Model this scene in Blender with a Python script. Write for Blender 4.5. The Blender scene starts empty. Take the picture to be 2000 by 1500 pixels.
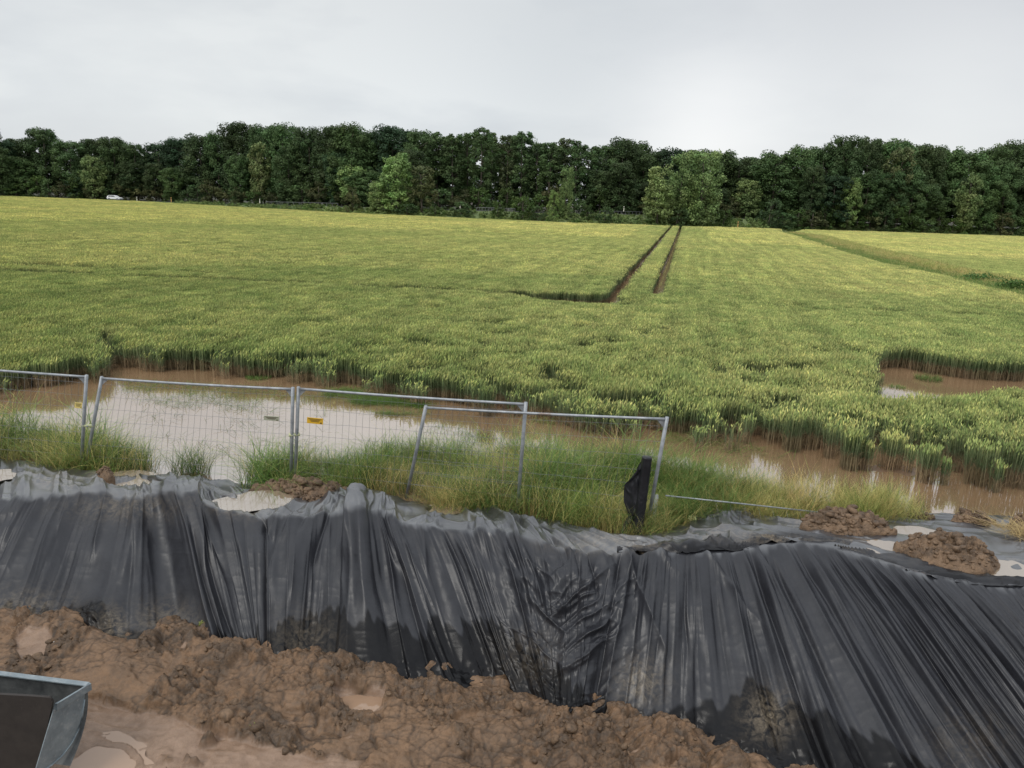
import bpy, math, random
import numpy as np
from mathutils import Vector, Matrix

# ------------------------------------------------------------------ camera, sky, sun, exposure
S = bpy.context.scene
COL = S.collection
W0, H0, FPX = 2000.0, 1500.0, 1503.0
EYE = np.array([0.0, 0.0, 5.0])
PITCH, ROLL = math.radians(13.4), math.radians(2.2)
_f = np.array([0, math.cos(PITCH), -math.sin(PITCH)])
_u0 = np.array([0, math.sin(PITCH), math.cos(PITCH)])
_r0 = np.array([1.0, 0, 0])
_r = _r0 * math.cos(ROLL) + _u0 * math.sin(ROLL)
_u = -_r0 * math.sin(ROLL) + _u0 * math.cos(ROLL)
cam_d = bpy.data.cameras.new('camera')
cam = bpy.data.objects.new('camera', cam_d)
COL.objects.link(cam)
m = Matrix.Identity(4)
for i in range(3):
    m[i][0], m[i][1], m[i][2], m[i][3] = _r[i], _u[i], -_f[i], EYE[i]
cam.matrix_world = m
cam_d.sensor_width = 36.0
cam_d.lens = 36.0 * FPX / W0
cam_d.clip_end = 6000
cam_d.clip_start = 0.05
S.camera = cam

SUN_EL, SUN_AZ = math.radians(48), math.radians(215)      # azimuth clockwise from +Y
world = bpy.data.worlds.new('World')
S.world = world
world.use_nodes = True
wt = world.node_tree
wt.nodes.clear()


class NT:
    """tiny node-tree helper"""
    def __init__(s, tree): s.t = tree
    def n(s, typ, **kw):
        nd = s.t.nodes.new(typ)
        for k, v in kw.items():
            if k.startswith('i_'):
                nd.inputs[k[2:].replace('_', ' ')].default_value = v
            else:
                setattr(nd, k, v)
        return nd
    def l(s, a, b): s.t.links.new(a, b)
    def noise(s, vec, scale, detail=4, rough=0.55, dist=0.0):
        nd = s.n('ShaderNodeTexNoise')
        nd.inputs['Scale'].default_value = scale
        nd.inputs['Detail'].default_value = detail
        nd.inputs['Roughness'].default_value = rough
        nd.inputs['Distortion'].default_value = dist
        if vec is not None: s.l(vec, nd.inputs['Vector'])
        return nd.outputs['Fac']
    def ramp(s, fac, stops):
        nd = s.n('ShaderNodeValToRGB')
        e = nd.color_ramp.elements
        while len(e) < len(stops): e.new(0.5)
        for el, (p, c) in zip(e, stops):
            el.position = p
            el.color = (c, c, c, 1) if isinstance(c, (int, float)) else (*c, 1)
        s.l(fac, nd.inputs['Fac'])
        return nd.outputs['Color']
    def mix(s, fac, a, b, mode='MIX'):
        nd = s.n('ShaderNodeMix', data_type='RGBA', blend_type=mode)
        for si, v in ((0, fac), (6, a), (7, b)):
            sock = nd.inputs[si]
            if isinstance(v, (int, float)): sock.default_value = v if si == 0 else (v, v, v, 1)
            elif isinstance(v, tuple): sock.default_value = (*v, 1)
            else: s.l(v, sock)
        return nd.outputs[2]
    def math(s, op, a, b=0.0, clamp=False):
        nd = s.n('ShaderNodeMath', operation=op, use_clamp=clamp)
        for sock, v in ((nd.inputs[0], a), (nd.inputs[1], b)):
            if isinstance(v, (int, float)): sock.default_value = v
            else: s.l(v, sock)
        return nd.outputs[0]


w = NT(wt)
sky = w.n('ShaderNodeTexSky', sky_type='NISHITA', sun_disc=False)
sky.sun_elevation = SUN_EL
sky.sun_rotation = SUN_AZ
tc = w.n('ShaderNodeTexCoord')
vecn = tc.outputs['Generated']
sep = w.n('ShaderNodeSeparateXYZ'); w.l(vecn, sep.inputs[0])
mp = w.n('ShaderNodeMapping'); mp.inputs['Scale'].default_value = (1.0, 1.0, 3.0); w.l(vecn, mp.inputs[0])
n1 = w.noise(mp.outputs[0], 1.7, 5, 0.5, 0.3)
n2 = w.noise(mp.outputs[0], 5.0, 6, 0.55, 0.2)
nn = w.math('ADD', w.math('MULTIPLY', n1, 0.7), w.math('MULTIPLY', n2, 0.3))
cl = w.ramp(nn, [(0.38, (0.50, 0.525, 0.57)), (0.50, (0.61, 0.64, 0.67)), (0.60, (0.74, 0.765, 0.775))])
# the cloud sheet thins towards the horizon
hz = w.ramp(sep.outputs['Z'], [(0.0, 1.10), (0.10, 1.10), (0.22, 0.98), (0.45, 1.45), (1.0, 1.9)])
cl = w.mix(1.0, cl, hz, 'MULTIPLY')
# one brighter opening low over the wood (where the cloud is thin)
def lobe(px, py, power):
    c = np.array([px - W0 / 2, py - H0 / 2])
    d = _f * FPX + _r * c[0] - _u * c[1]
    d = d / np.linalg.norm(d)
    dot = w.n('ShaderNodeVectorMath', operation='DOT_PRODUCT')
    w.l(vecn, dot.inputs[0]); dot.inputs[1].default_value = tuple(d)
    return w.math('POWER', w.math('MAXIMUM', dot.outputs['Value'], 0.0), power)
cl = w.mix(w.math('MULTIPLY', lobe(1950, -60, 26), 0.75, True), cl, (0.55, 0.565, 0.60))
cl = w.mix(w.math('MULTIPLY', lobe(1180, 90, 60), 0.6, True), cl, (0.61, 0.64, 0.665))
cl = w.mix(w.math('MULTIPLY', lobe(1380, 280, 170), 0.8, True), cl, (0.96, 0.96, 0.955))
cl = w.mix(w.math('MULTIPLY', lobe(1850, 260, 90), 0.6, True), cl, (0.90, 0.91, 0.90))
cl = w.mix(w.math('MULTIPLY', lobe(300, 150, 30), 0.5, True), cl, (0.80, 0.82, 0.815))
skyc = w.mix(1.0, sky.outputs[0], (0.1, 0.1, 0.1), 'MULTIPLY')
mixc = w.mix(0.93, skyc, cl)
bg = w.n('ShaderNodeBackground'); bg.inputs['Strength'].default_value = 1.0
w.l(mixc, bg.inputs['Color'])
wo = w.n('ShaderNodeOutputWorld'); w.l(bg.outputs[0], wo.inputs['Surface'])

sd = bpy.data.lights.new('sun', 'SUN'); sd.energy = 1.5; sd.angle = math.radians(24); sd.color = (1.0, 0.96, 0.9)
sun = bpy.data.objects.new('sun', sd); COL.objects.link(sun)
sdir = Vector((math.sin(SUN_AZ) * math.cos(SUN_EL), math.cos(SUN_AZ) * math.cos(SUN_EL), math.sin(SUN_EL)))
sun.rotation_euler = sdir.to_track_quat('Z', 'Y').to_euler()
S.view_settings.view_transform = 'Standard'
try: S.view_settings.look = 'None'
except Exception: pass
S.view_settings.exposure = 0.08
S.view_settings.gamma = 1
S.view_settings.use_curve_mapping = False
S.render.engine = 'CYCLES'
S.cycles.max_bounces = 6
S.cycles.transparent_max_bounces = 6

# ------------------------------------------------------------------ geometry helpers
def ray(px, py):
    px = np.asarray(px, float); py = np.asarray(py, float)
    d = _f * FPX + (px - W0 / 2)[..., None] * _r - (py - H0 / 2)[..., None] * _u
    return d / np.linalg.norm(d, axis=-1, keepdims=True)
def at(px, py, z=0.0):
    """the point of the photograph that lies at height z"""
    d = ray(px, py)
    t = (np.asarray(z, float) - EYE[2]) / d[..., 2]
    return EYE + d * t[..., None]
def on_plane(px, py, p0, nrm):
    d = ray(px, py)
    t = np.dot(p0 - EYE, nrm) / (d @ nrm)
    return EYE + d * t[..., None]
def proj(P):
    q = np.asarray(P, float) - EYE
    z = q @ _f
    return W0 / 2 + FPX * (q @ _r) / z, H0 / 2 - FPX * (q @ _u) / z
def interp(x, pts):
    a = np.array(pts, float)
    return np.interp(x, a[:, 0], a[:, 1])
def smoothi(x, pts):
    """monotone-ish smooth interpolation (cosine blends softened)"""
    a = np.array(pts, float)
    xs = np.linspace(a[0, 0], a[-1, 0], 1200)
    ys = np.interp(xs, a[:, 0], a[:, 1])
    k = np.hanning(31); k /= k.sum()
    ys = np.convolve(np.pad(ys, 15, mode='edge'), k, 'valid')
    return np.interp(x, xs, ys)
def sstep(a, b, x):
    t = np.clip((x - a) / (b - a), 0, 1)
    return t * t * (3 - 2 * t)

def _hash(ix, iy, seed):
    h = (ix.astype(np.int64) * 374761393 + iy.astype(np.int64) * 668265263 + seed * 1274126177) & 0xffffffff
    h = ((h ^ (h >> 13)) * 1274126177) & 0xffffffff
    h = h ^ (h >> 16)
    return (h & 0xffffff) / float(0xffffff)
def vnoise(x, y, seed=0):
    ix, iy = np.floor(x), np.floor(y)
    fx, fy = x - ix, y - iy
    fx = fx * fx * fx * (fx * (fx * 6 - 15) + 10); fy = fy * fy * fy * (fy * (fy * 6 - 15) + 10)
    a = _hash(ix, iy, seed); b = _hash(ix + 1, iy, seed); c = _hash(ix, iy + 1, seed); d = _hash(ix + 1, iy + 1, seed)
    return (a + (b - a) * fx) * (1 - fy) + (c + (d - c) * fx) * fy
def fbm(x, y, oct=4, seed=0, gain=0.5):
    s, a, t = 0, 1.0, 0
    for o in range(oct):
        s = s + a * vnoise(x * 2 ** o + 17.3 * o, y * 2 ** o - 9.1 * o, seed + o); t += a; a *= gain
    return s / t
def ridged(x, y, oct=4, seed=0, gain=0.5):
    s, a, t = 0, 1.0, 0
    for o in range(oct):
        n = 1 - np.abs(2 * vnoise(x * 2 ** o + 7.7 * o, y * 2 ** o + 3.1 * o, seed + o) - 1)
        s = s + a * n * n; t += a; a *= gain
    return s / t
def worley(x, y, seed=0):
    ix, iy = np.floor(x), np.floor(y)
    f1 = np.full(x.shape, 9.0); f2 = np.full(x.shape, 9.0); cid = np.zeros(x.shape)
    for dx in (-1, 0, 1):
        for dy in (-1, 0, 1):
            cx, cy = ix + dx, iy + dy
            px_ = cx + _hash(cx, cy, seed); py_ = cy + _hash(cx, cy, seed + 51)
            d = np.hypot(x - px_, y - py_)
            h = _hash(cx, cy, seed + 99)
            near = d < f1
            f2 = np.where(near, f1, np.minimum(f2, d))
            cid = np.where(near, h, cid)
            f1 = np.where(near, d, f1)
    return f1, f2, cid

def npmesh(name, V, F, mat=None, smooth=False, attrs=None, parent=None, link=True, cols=None):
    V = np.asarray(V, np.float32).reshape(-1, 3)
    me = bpy.data.meshes.new(name)
    if isinstance(F, np.ndarray) and len(F):
        k = F.shape[1]
        me.vertices.add(len(V)); me.vertices.foreach_set('co', V.ravel())
        me.loops.add(F.size); me.loops.foreach_set('vertex_index', F.astype(np.int32).ravel())
        me.polygons.add(len(F))
        me.polygons.foreach_set('loop_start', np.arange(0, F.size, k, dtype=np.int32))
        me.polygons.foreach_set('loop_total', np.full(len(F), k, dtype=np.int32))
        me.update(calc_edges=True)
    else:
        me.from_pydata(V.tolist(), [], F if isinstance(F, list) else [])
    if attrs:
        for an, av in attrs.items():
            a = me.attributes.new(an, 'FLOAT', 'POINT'); a.data.foreach_set('value', np.asarray(av, np.float32).ravel())
    if cols is not None:
        a = me.attributes.new('col', 'FLOAT_COLOR', 'POINT')
        c = np.ones((len(V), 4), np.float32); c[:, :3] = cols
        a.data.foreach_set('color', c.ravel())
    if smooth and len(me.polygons):
        me.polygons.foreach_set('use_smooth', np.ones(len(me.polygons), dtype=bool))
    if mat: me.materials.append(mat)
    me.validate()
    o = bpy.data.objects.new(name, me)
    if link: COL.objects.link(o)
    if parent is not None: o.parent = parent
    return o
def gridfaces(nu, nv):
    i = np.arange(nu - 1)[:, None] * nv + np.arange(nv - 1)[None, :]
    return np.stack([i, i + nv, i + nv + 1, i + 1], -1).reshape(-1, 4)
def tag(o, label=None, cat=None, group=None, kind=None):
    if label: o['label'] = label
    if cat: o['category'] = cat
    if group: o['group'] = group
    if kind: o['kind'] = kind
    return o
def empty(name, loc, label, cat, group=None):
    o = bpy.data.objects.new(name, None); COL.objects.link(o)
    o.location = tuple(loc)
    return tag(o, label, cat, group)

class MB:
    """collects tubes, boxes, sheets -> one mesh"""
    def __init__(s): s.V = []; s.F = []; s.n = 0
    def add(s, V, F):
        s.V.append(np.asarray(V, float)); s.F += [tuple(int(i) + s.n for i in f) for f in F]; s.n += len(V)
    def tube(s, pts, r, k=8, cap=True):
        pts = np.asarray(pts, float); n = len(pts)
        rr = np.full(n, r) if np.isscalar(r) else np.asarray(r)
        V = []
        for i in range(n):
            d = pts[min(i + 1, n - 1)] - pts[max(i - 1, 0)]
            d = d / (np.linalg.norm(d) + 1e-9)
            a = np.cross(d, [0, 0, 1.0]) if abs(d[2]) < 0.9 else np.cross(d, [0, 1.0, 0])
            a /= np.linalg.norm(a); b = np.cross(d, a)
            for j in range(k):
                t = 2 * math.pi * j / k
                V.append(pts[i] + rr[i] * (a * math.cos(t) + b * math.sin(t)))
        F = [(i * k + j, i * k + (j + 1) % k, (i + 1) * k + (j + 1) % k, (i + 1) * k + j) for i in range(n - 1) for j in range(k)]
        if cap: F += [tuple(range(k))[::-1], tuple(range((n - 1) * k, n * k))]
        s.add(V, F)
    def box(s, c, ax, ay, az):
        c, ax, ay, az = (np.asarray(v, float) for v in (c, ax, ay, az))
        V = [c + i * ax + j * ay + k * az for i in (-1, 1) for j in (-1, 1) for k in (-1, 1)]
        s.add(V, [(0, 1, 3, 2), (4, 6, 7, 5), (0, 4, 5, 1), (2, 3, 7, 6), (0, 2, 6, 4), (1, 5, 7, 3)])
    def slab(s, poly, nrm, th):
        poly = np.asarray(poly, float); n = len(poly); o = np.asarray(nrm, float) * th / 2
        F = [tuple(range(n)), tuple(range(2 * n - 1, n - 1, -1))] + [(i, i + n, (i + 1) % n + n, (i + 1) % n) for i in range(n)]
        s.add(np.vstack([poly + o, poly - o]), F)
    def build(s, name, mat, parent=None, smooth=False, origin=None):
        V = np.vstack(s.V)
        if origin is not None: V = V - np.asarray(origin)
        return npmesh(name, V, s.F, mat, smooth, parent=parent)
# parts below an Empty are stored relative to its location
def rel(P, root): return np.asarray(P, float) - np.array(root.location)

# ------------------------------------------------------------------ materials
def mat(name):
    mt = bpy.data.materials.new(name); mt.use_nodes = True
    mt.node_tree.nodes.clear()
    t = NT(mt.node_tree)
    b = t.n('ShaderNodeBsdfPrincipled'); o = t.n('ShaderNodeOutputMaterial')
    t.l(b.outputs[0], o.inputs['Surface'])
    return mt, t, b
def bump(t, b, h, strength, dist):
    bp = t.n('ShaderNodeBump'); bp.inputs['Strength'].default_value = strength; bp.inputs['Distance'].default_value = dist
    t.l(h, bp.inputs['Height']); t.l(bp.outputs[0], b.inputs['Normal'])
def objco(t): return t.n('ShaderNodeTexCoord').outputs['Object']
def geopos(t): return t.n('ShaderNodeNewGeometry').outputs['Position']
def attr(t, name, out='Fac'):
    a = t.n('ShaderNodeAttribute'); a.attribute_name = name; return a.outputs[out]

# plant material: vertex colour x per-instance variation, some light through the leaf
def plant_mat(name, var=0.25, transl=0.25, world_var=None, spec=0.25, fine_var=None, rows_var=None):
    mt, t, b = mat(name)
    c = attr(t, 'col', 'Color')
    oi = t.n('ShaderNodeObjectInfo')
    v = t.math('ADD', t.math('MULTIPLY', oi.outputs['Random'], 2 * var), 1 - var)
    comb = t.n('ShaderNodeCombineColor')
    t.l(v, comb.inputs[0]); t.l(v, comb.inputs[1]); t.l(v, comb.inputs[2])
    c = t.mix(1.0, c, comb.outputs[0], 'MULTIPLY')
    if world_var:
        sc, ca, cb = world_var
        nz = t.ramp(t.noise(geopos(t), sc, 3, 0.6), [(0.35, 0.0), (0.65, 1.0)])
        c = t.mix(1.0, c, t.mix(nz, ca, cb), 'MULTIPLY')
    if rows_var:
        a3, b3, lo = rows_var
        gp = geopos(t); d1 = t.n('ShaderNodeVectorMath', operation='DOT_PRODUCT'); d2 = t.n('ShaderNodeVectorMath', operation='DOT_PRODUCT')
        t.l(gp, d1.inputs[0]); t.l(gp, d2.inputs[0]); d1.inputs[1].default_value = a3; d2.inputs[1].default_value = b3
        cb_ = t.n('ShaderNodeCombineXYZ'); t.l(d1.outputs['Value'], cb_.inputs[0]); t.l(d2.outputs['Value'], cb_.inputs[1])
        nz = t.ramp(t.noise(cb_.outputs[0], 1.0, 3, 0.6), [(0.38, lo), (0.62, 2 - lo)])
        c = t.mix(1.0, c, nz, 'MULTIPLY')
    if fine_var:
        fs, fa, fb = fine_var
        nz = t.ramp(t.noise(geopos(t), fs, 4, 0.7), [(0.36, 0.0), (0.64, 1.0)])
        c = t.mix(1.0, c, t.mix(nz, fa, fb), 'MULTIPLY')
    t.l(c, b.inputs['Base Color'])
    b.inputs['Roughness'].default_value = 0.55
    b.inputs['Specular IOR Level'].default_value = spec
    tr = t.n('ShaderNodeBsdfTranslucent'); t.l(c, tr.inputs['Color'])
    mx = t.n('ShaderNodeMixShader'); mx.inputs[0].default_value = transl
    t.l(b.outputs[0], mx.inputs[1]); t.l(tr.outputs[0], mx.inputs[2])
    out = [n for n in t.t.nodes if n.type == 'OUTPUT_MATERIAL'][0]
    t.l(mx.outputs[0], out.inputs['Surface'])
    return mt

M = {}
M['wheat'] = plant_mat('wheat', 0.20, 0.25, (0.05, (0.88, 0.92, 0.88), (1.12, 1.06, 1.1)), fine_var=(0.85, (0.72, 0.80, 0.72), (1.20, 1.14, 1.14)), rows_var=((1.55, -0.36, 0), (0.012, 0.05, 0), 0.88))
M['grass'] = plant_mat('grass', 0.22, 0.3, (0.8, (0.8, 0.95, 0.7), (1.25, 1.08, 1.1)))
M['leaf'] = plant_mat('tree_leaves', 0.30, 0.2, (0.06, (0.88, 0.95, 0.95), (1.10, 1.05, 0.95)), 0.15)
M['straw'] = plant_mat('straw', 0.2, 0.2)

mt, t, b = mat('bark'); M['bark'] = mt
t.l(t.ramp(t.noise(objco(t), 3, 5), [(0.3, (0.05, 0.04, 0.03)), (0.7, (0.14, 0.12, 0.09))]), b.inputs['Base Color']); b.inputs['Roughness'].default_value = 0.9
mt, t, b = mat('dry_twig'); M['twig'] = mt
t.l(t.ramp(t.noise(objco(t), 9, 3), [(0.3, (0.25, 0.18, 0.11)), (0.7, (0.42, 0.32, 0.2))]), b.inputs['Base Color']); b.inputs['Roughness'].default_value = 0.9

# galvanised steel
mt, t, b = mat('galvanised_steel'); M['galv'] = mt
oc = objco(t)
nz = t.noise(oc, 9, 5, 0.6); nz2 = t.noise(oc, 2.3, 4, 0.6)
c = t.ramp(nz, [(0.3, (0.20, 0.215, 0.23)), (0.7, (0.36, 0.38, 0.40))])
c = t.mix(t.ramp(nz2, [(0.66, 0.0), (0.72, 0.7)]), c, (0.16, 0.09, 0.05))
t.l(c, b.inputs['Base Color']); b.inputs['Metallic'].default_value = 0.35; b.inputs['Roughness'].default_value = 0.5
mt, t, b = mat('galvanised_bucket'); M['bucket'] = mt
oc = objco(t)
nz = t.noise(oc, 5, 6, 0.65); nz2 = t.noise(oc, 22, 4, 0.7)
c = t.ramp(nz, [(0.32, (0.13, 0.16, 0.18)), (0.55, (0.22, 0.26, 0.28)), (0.72, (0.34, 0.37, 0.38))])
c = t.mix(t.ramp(nz2, [(0.55, 0.0), (0.75, 0.5)]), c, (0.42, 0.42, 0.40))
t.l(c, b.inputs['Base Color']); b.inputs['Metallic'].default_value = 0.3; b.inputs['Roughness'].default_value = 0.45
bump(t, b, nz2, 0.25, 0.003)
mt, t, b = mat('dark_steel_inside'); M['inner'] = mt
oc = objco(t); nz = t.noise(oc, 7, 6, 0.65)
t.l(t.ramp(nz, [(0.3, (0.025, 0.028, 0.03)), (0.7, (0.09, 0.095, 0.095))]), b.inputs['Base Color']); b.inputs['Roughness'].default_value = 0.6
mt, t, b = mat('dark_brown_panel'); M['panel'] = mt
oc = objco(t); nz = t.noise(oc, 6, 6, 0.7); nz2 = t.noise(oc, 60, 2)
c = t.ramp(nz, [(0.3, (0.020, 0.016, 0.014)), (0.7, (0.034, 0.028, 0.024))])
c = t.mix(t.ramp(nz2, [(0.70, 0.0), (0.76, 0.6)]), c, (0.10, 0.085, 0.07))
t.l(c, b.inputs['Base Color']); b.inputs['Roughness'].default_value = 0.7
bump(t, b, nz, 0.15, 0.003)
def plain(name, col, rough=0.5, metal=0.0):
    mt, t, b = mat(name)
    nz = t.noise(objco(t), 14, 4)
    c = t.mix(t.ramp(nz, [(0.3, 0.0), (0.8, 0.5)]), col, tuple(x * 0.72 for x in col))
    t.l(c, b.inputs['Base Color']); b.inputs['Roughness'].default_value = rough; b.inputs['Metallic'].default_value = metal
    M[name] = mt; return mt
plain('wire_grey', (0.16, 0.165, 0.17), 0.5, 0.3); plain('yellow_sign', (0.72, 0.42, 0.02)); plain('pale_sign', (0.42, 0.43, 0.33)); plain('print_dark', (0.07, 0.05, 0.02))
plain('pale_yellow_sign', (0.75, 0.60, 0.20)); plain('clamp', (0.50, 0.52, 0.30)); plain('car_white', (0.8, 0.81, 0.82), 0.25)
plain('car_glass', (0.02, 0.022, 0.025), 0.1); plain('rubber', (0.02, 0.02, 0.02), 0.7); plain('post_white', (0.75, 0.72, 0.62), 0.6)
plain('post_yellow', (0.62, 0.36, 0.12), 0.6); plain('lime_tag', (0.62, 0.66, 0.30), 0.5); plain('blue_plastic', (0.35, 0.55, 0.66), 0.4)
plain('asphalt', (0.06, 0.06, 0.062), 0.85); plain('light_red', (0.3, 0.02, 0.02), 0.4)
plain('stone_grey', (0.42, 0.40, 0.36), 0.8)

# black plastic sheet: dusty matt film above, wet and dark below
def tarp_mat(name):
    mt, t, b = mat(name)
    g = geopos(t)
    wet = attr(t, 'wet'); dirt = attr(t, 'dirt')
    n_f = t.noise(g, 3.2, 6, 0.65); n_s = t.noise(g, 38, 3, 0.6); n_c = t.noise(g, 9, 5, 0.62, 1.2)
    dry = t.ramp(n_f, [(0.3, (0.015, 0.0155, 0.019)), (0.7, (0.024, 0.025, 0.030))])
    dry = t.mix(t.ramp(n_s, [(0.66, 0.0), (0.80, 0.12)]), dry, (0.12, 0.12, 0.125))
    wt_ = t.ramp(n_f, [(0.3, (0.005, 0.005, 0.006)), (0.7, (0.010, 0.010, 0.011))])
    c = t.mix(wet, dry, wt_)
    mud = t.ramp(n_s, [(0.3, (0.10, 0.08, 0.055)), (0.7, (0.26, 0.21, 0.15))])
    c = t.mix(t.math('MULTIPLY', dirt, t.ramp(n_c, [(0.38, 0.0), (0.62, 0.9)])), c, mud)
    t.l(c, b.inputs['Base Color'])
    r = t.mix(wet, t.ramp(n_f, [(0.3, 0.37), (0.7, 0.43)]), 0.28)
    t.l(r, b.inputs['Roughness'])
    t.l(t.mix(wet, 0.42, 0.18), b.inputs['Specular IOR Level'])
    # rain water standing as a film on the flat top
    t.l(attr(t, 'film'), b.inputs['Coat Weight']); b.inputs['Coat Roughness'].default_value = 0.28; b.inputs['Coat IOR'].default_value = 2.2
    bump(t, b, t.math('ADD', t.math('MULTIPLY', n_c, 1.0), t.math('MULTIPLY', n_s, 0.15)), 0.12, 0.02)
    return mt
M['tarp'] = tarp_mat('black_plastic_sheet')

# muddy water
def water_mat(name, col, ior=1.9, rough=0.015, ripple=0.05):
    mt, t, b = mat(name)
    g = geopos(t)
    nz = t.noise(g, 0.5, 4)
    t.l(t.mix(nz, tuple(c * 0.85 for c in col), tuple(min(1, c * 1.15) for c in col)), b.inputs['Base Color'])
    b.inputs['Roughness'].default_value = rough; b.inputs['IOR'].default_value = ior
    mpn = t.n('ShaderNodeMapping'); mpn.inputs['Scale'].default_value = (1, 2.2, 1); t.l(g, mpn.inputs[0])
    bump(t, b, t.noise(mpn.outputs[0], 6, 3, 0.5), ripple, 0.02)
    return mt
M['water'] = water_mat('muddy_flood_water', (0.26, 0.165, 0.092), 5.5, 0.012, 0.05)
M['mudpuddle'] = water_mat('opaque_mud_water', (0.29, 0.190, 0.125), 1.6, 0.04, 0.04)
M['puddle'] = water_mat('milky_puddle', (0.26, 0.20, 0.14), 3.8, 0.03, 0.03)

def mud_mat(name, reddish=0.0, wetattr=False):
    mt, t, b = mat(name)
    g = geopos(t)
    n_l = t.noise(g, 1.3, 4, 0.6); n_m = t.noise(g, 7, 6, 0.7); n_s = t.noise(g, 45, 5, 0.7)
    dark = t.ramp(n_s, [(0.3, (0.042, 0.026, 0.015)), (0.7, (0.12, 0.075, 0.042))])
    lite = t.ramp(n_s, [(0.3, (0.118, 0.068, 0.035)), (0.7, (0.205, 0.120, 0.064))])
    if reddish < 0: lite = t.ramp(n_s, [(0.3, (0.13, 0.085, 0.05)), (0.7, (0.22, 0.14, 0.085))])
    c = t.mix(t.ramp(t.math('ADD', t.math('MULTIPLY', n_m, 0.65), t.math('MULTIPLY', n_l, 0.45)), [(0.50, 0.0), (0.62, 1.0)]), dark, lite)
    if wetattr:
        wv = attr(t, 'wet')
        sm = t.ramp(n_m, [(0.3, (0.17, 0.11, 0.072)), (0.7, (0.29, 0.195, 0.135))])
        c = t.mix(wv, c, sm)
        c = t.mix(t.math('MULTIPLY', attr(t, 'slab'), 0.55), c, t.ramp(n_m, [(0.3, (0.15, 0.088, 0.047)), (0.7, (0.235, 0.145, 0.085))]))
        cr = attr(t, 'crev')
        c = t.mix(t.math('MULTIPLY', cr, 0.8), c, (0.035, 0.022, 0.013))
        t.l(t.mix(wv, t.ramp(n_m, [(0.35, 0.38), (0.65, 0.7)]), 0.30), b.inputs['Roughness'])
    else:
        t.l(t.ramp(n_m, [(0.3, 0.45), (0.7, 0.85)]), b.inputs['Roughness'])
    t.l(c, b.inputs['Base Color'])
    b.inputs['Specular IOR Level'].default_value = 0.4
    bump(t, b, t.math('ADD', n_s, t.math('MULTIPLY', n_m, 0.8)), 0.5, 0.02)
    return mt
M['mud'] = mud_mat('wet_clay_mud', wetattr=True)
M['heap'] = mud_mat('clay_heap', -1)
mt, t, b = mat('field_soil'); M['soil'] = mt
g = geopos(t)
n_l = t.noise(g, 0.6, 5, 0.6); n_s = t.noise(g, 14, 5, 0.7)
c = t.ramp(n_s, [(0.3, (0.10, 0.062, 0.035)), (0.7, (0.20, 0.125, 0.075))])
c = t.mix(t.ramp(n_l, [(0.4, 0.0), (0.65, 0.6)]), c, (0.16, 0.105, 0.065))
t.l(c, b.inputs['Base Color']); t.l(t.ramp(n_l, [(0.3, 0.3), (0.7, 0.6)]), b.inputs['Roughness'])
bump(t, b, n_s, 0.4, 0.02)
mt, t, b = mat('verge_ground'); M['verge'] = mt
g = geopos(t)
c = t.ramp(t.noise(g, 0.7, 6, 0.7), [(0.3, (0.06, 0.09, 0.03)), (0.6, (0.13, 0.17, 0.06)), (0.8, (0.22, 0.21, 0.11))])
t.l(c, b.inputs['Base Color']); b.inputs['Roughness'].default_value = 0.9
mt, t, b = mat('woodland_floor'); M['floor'] = mt
t.l(t.ramp(t.noise(geopos(t), 0.5, 5), [(0.3, (0.02, 0.025, 0.012)), (0.7, (0.05, 0.045, 0.025))]), b.inputs['Base Color']); b.inputs['Roughness'].default_value = 1

# ------------------------------------------------------------------ layout in world metres, read off the photograph
EDGE = [(-900, 349), (-600, 360), (0, 382), (245, 391), (490, 405), (700, 416), (860, 423), (1105, 434), (1350, 441), (1650, 450), (2000, 461), (2700, 488), (3000, 499)]
def edge_pt(px, off=0.0):
    px = np.asarray(px, float)
    P = at(px, interp(px, EDGE), 0.85)
    P[..., 2] = 0
    d = P / np.linalg.norm(P, axis=-1, keepdims=True)
    nrm = d * 0.3 + np.array([0.06, 0.95, 0]) * 0.7
    return P + nrm * np.asarray(off)[..., None]
def edge_at(px, off):
    p = float(px)
    for _ in range(6):
        P = edge_pt(np.array(p), np.array(float(off))); p += px - proj(P)[0]
    return P
def z_for(P, py):
    """height above P whose image lies on row py"""
    lo, hi = -5.0, 60.0
    for _ in range(40):
        md = (lo + hi) / 2
        y = proj(np.array([P[0], P[1], md]))[1]
        if y > py: lo = md
        else: hi = md
    return (lo + hi) / 2
ROADZ = [(-900, 0.4), (225, 0.55), (620, 1.9), (940, 2.4), (1250, 2.8), (2000, 2.6), (3000, 2.6)]

def poly_in(poly, x, y):
    poly = np.asarray(poly)[:, :2]
    inside = np.zeros(x.shape, bool); n = len(poly); j = n - 1
    for i in range(n):
        xi, yi = poly[i]; xj, yj = poly[j]
        c = ((yi > y) != (yj > y)) & (x < (xj - xi) * (y - yi) / (yj - yi + 1e-12) + xi)
        inside ^= c; j = i
    return inside
def seg_dist(x, y, line):
    d = np.full(x.shape, 1e9)
    line = np.asarray(line)[:, :2]
    for a, b_ in zip(line[:-1], line[1:]):
        ab = b_ - a; L = ab @ ab
        t_ = np.clip(((x - a[0]) * ab[0] + (y - a[1]) * ab[1]) / L, 0, 1)
        d = np.minimum(d, np.hypot(x - a[0] - t_ * ab[0], y - a[1] - t_ * ab[1]))
    return d
def P2(pts, z=0.0):
    a = np.array(pts, float); return at(a[:, 0], a[:, 1], z)

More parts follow.
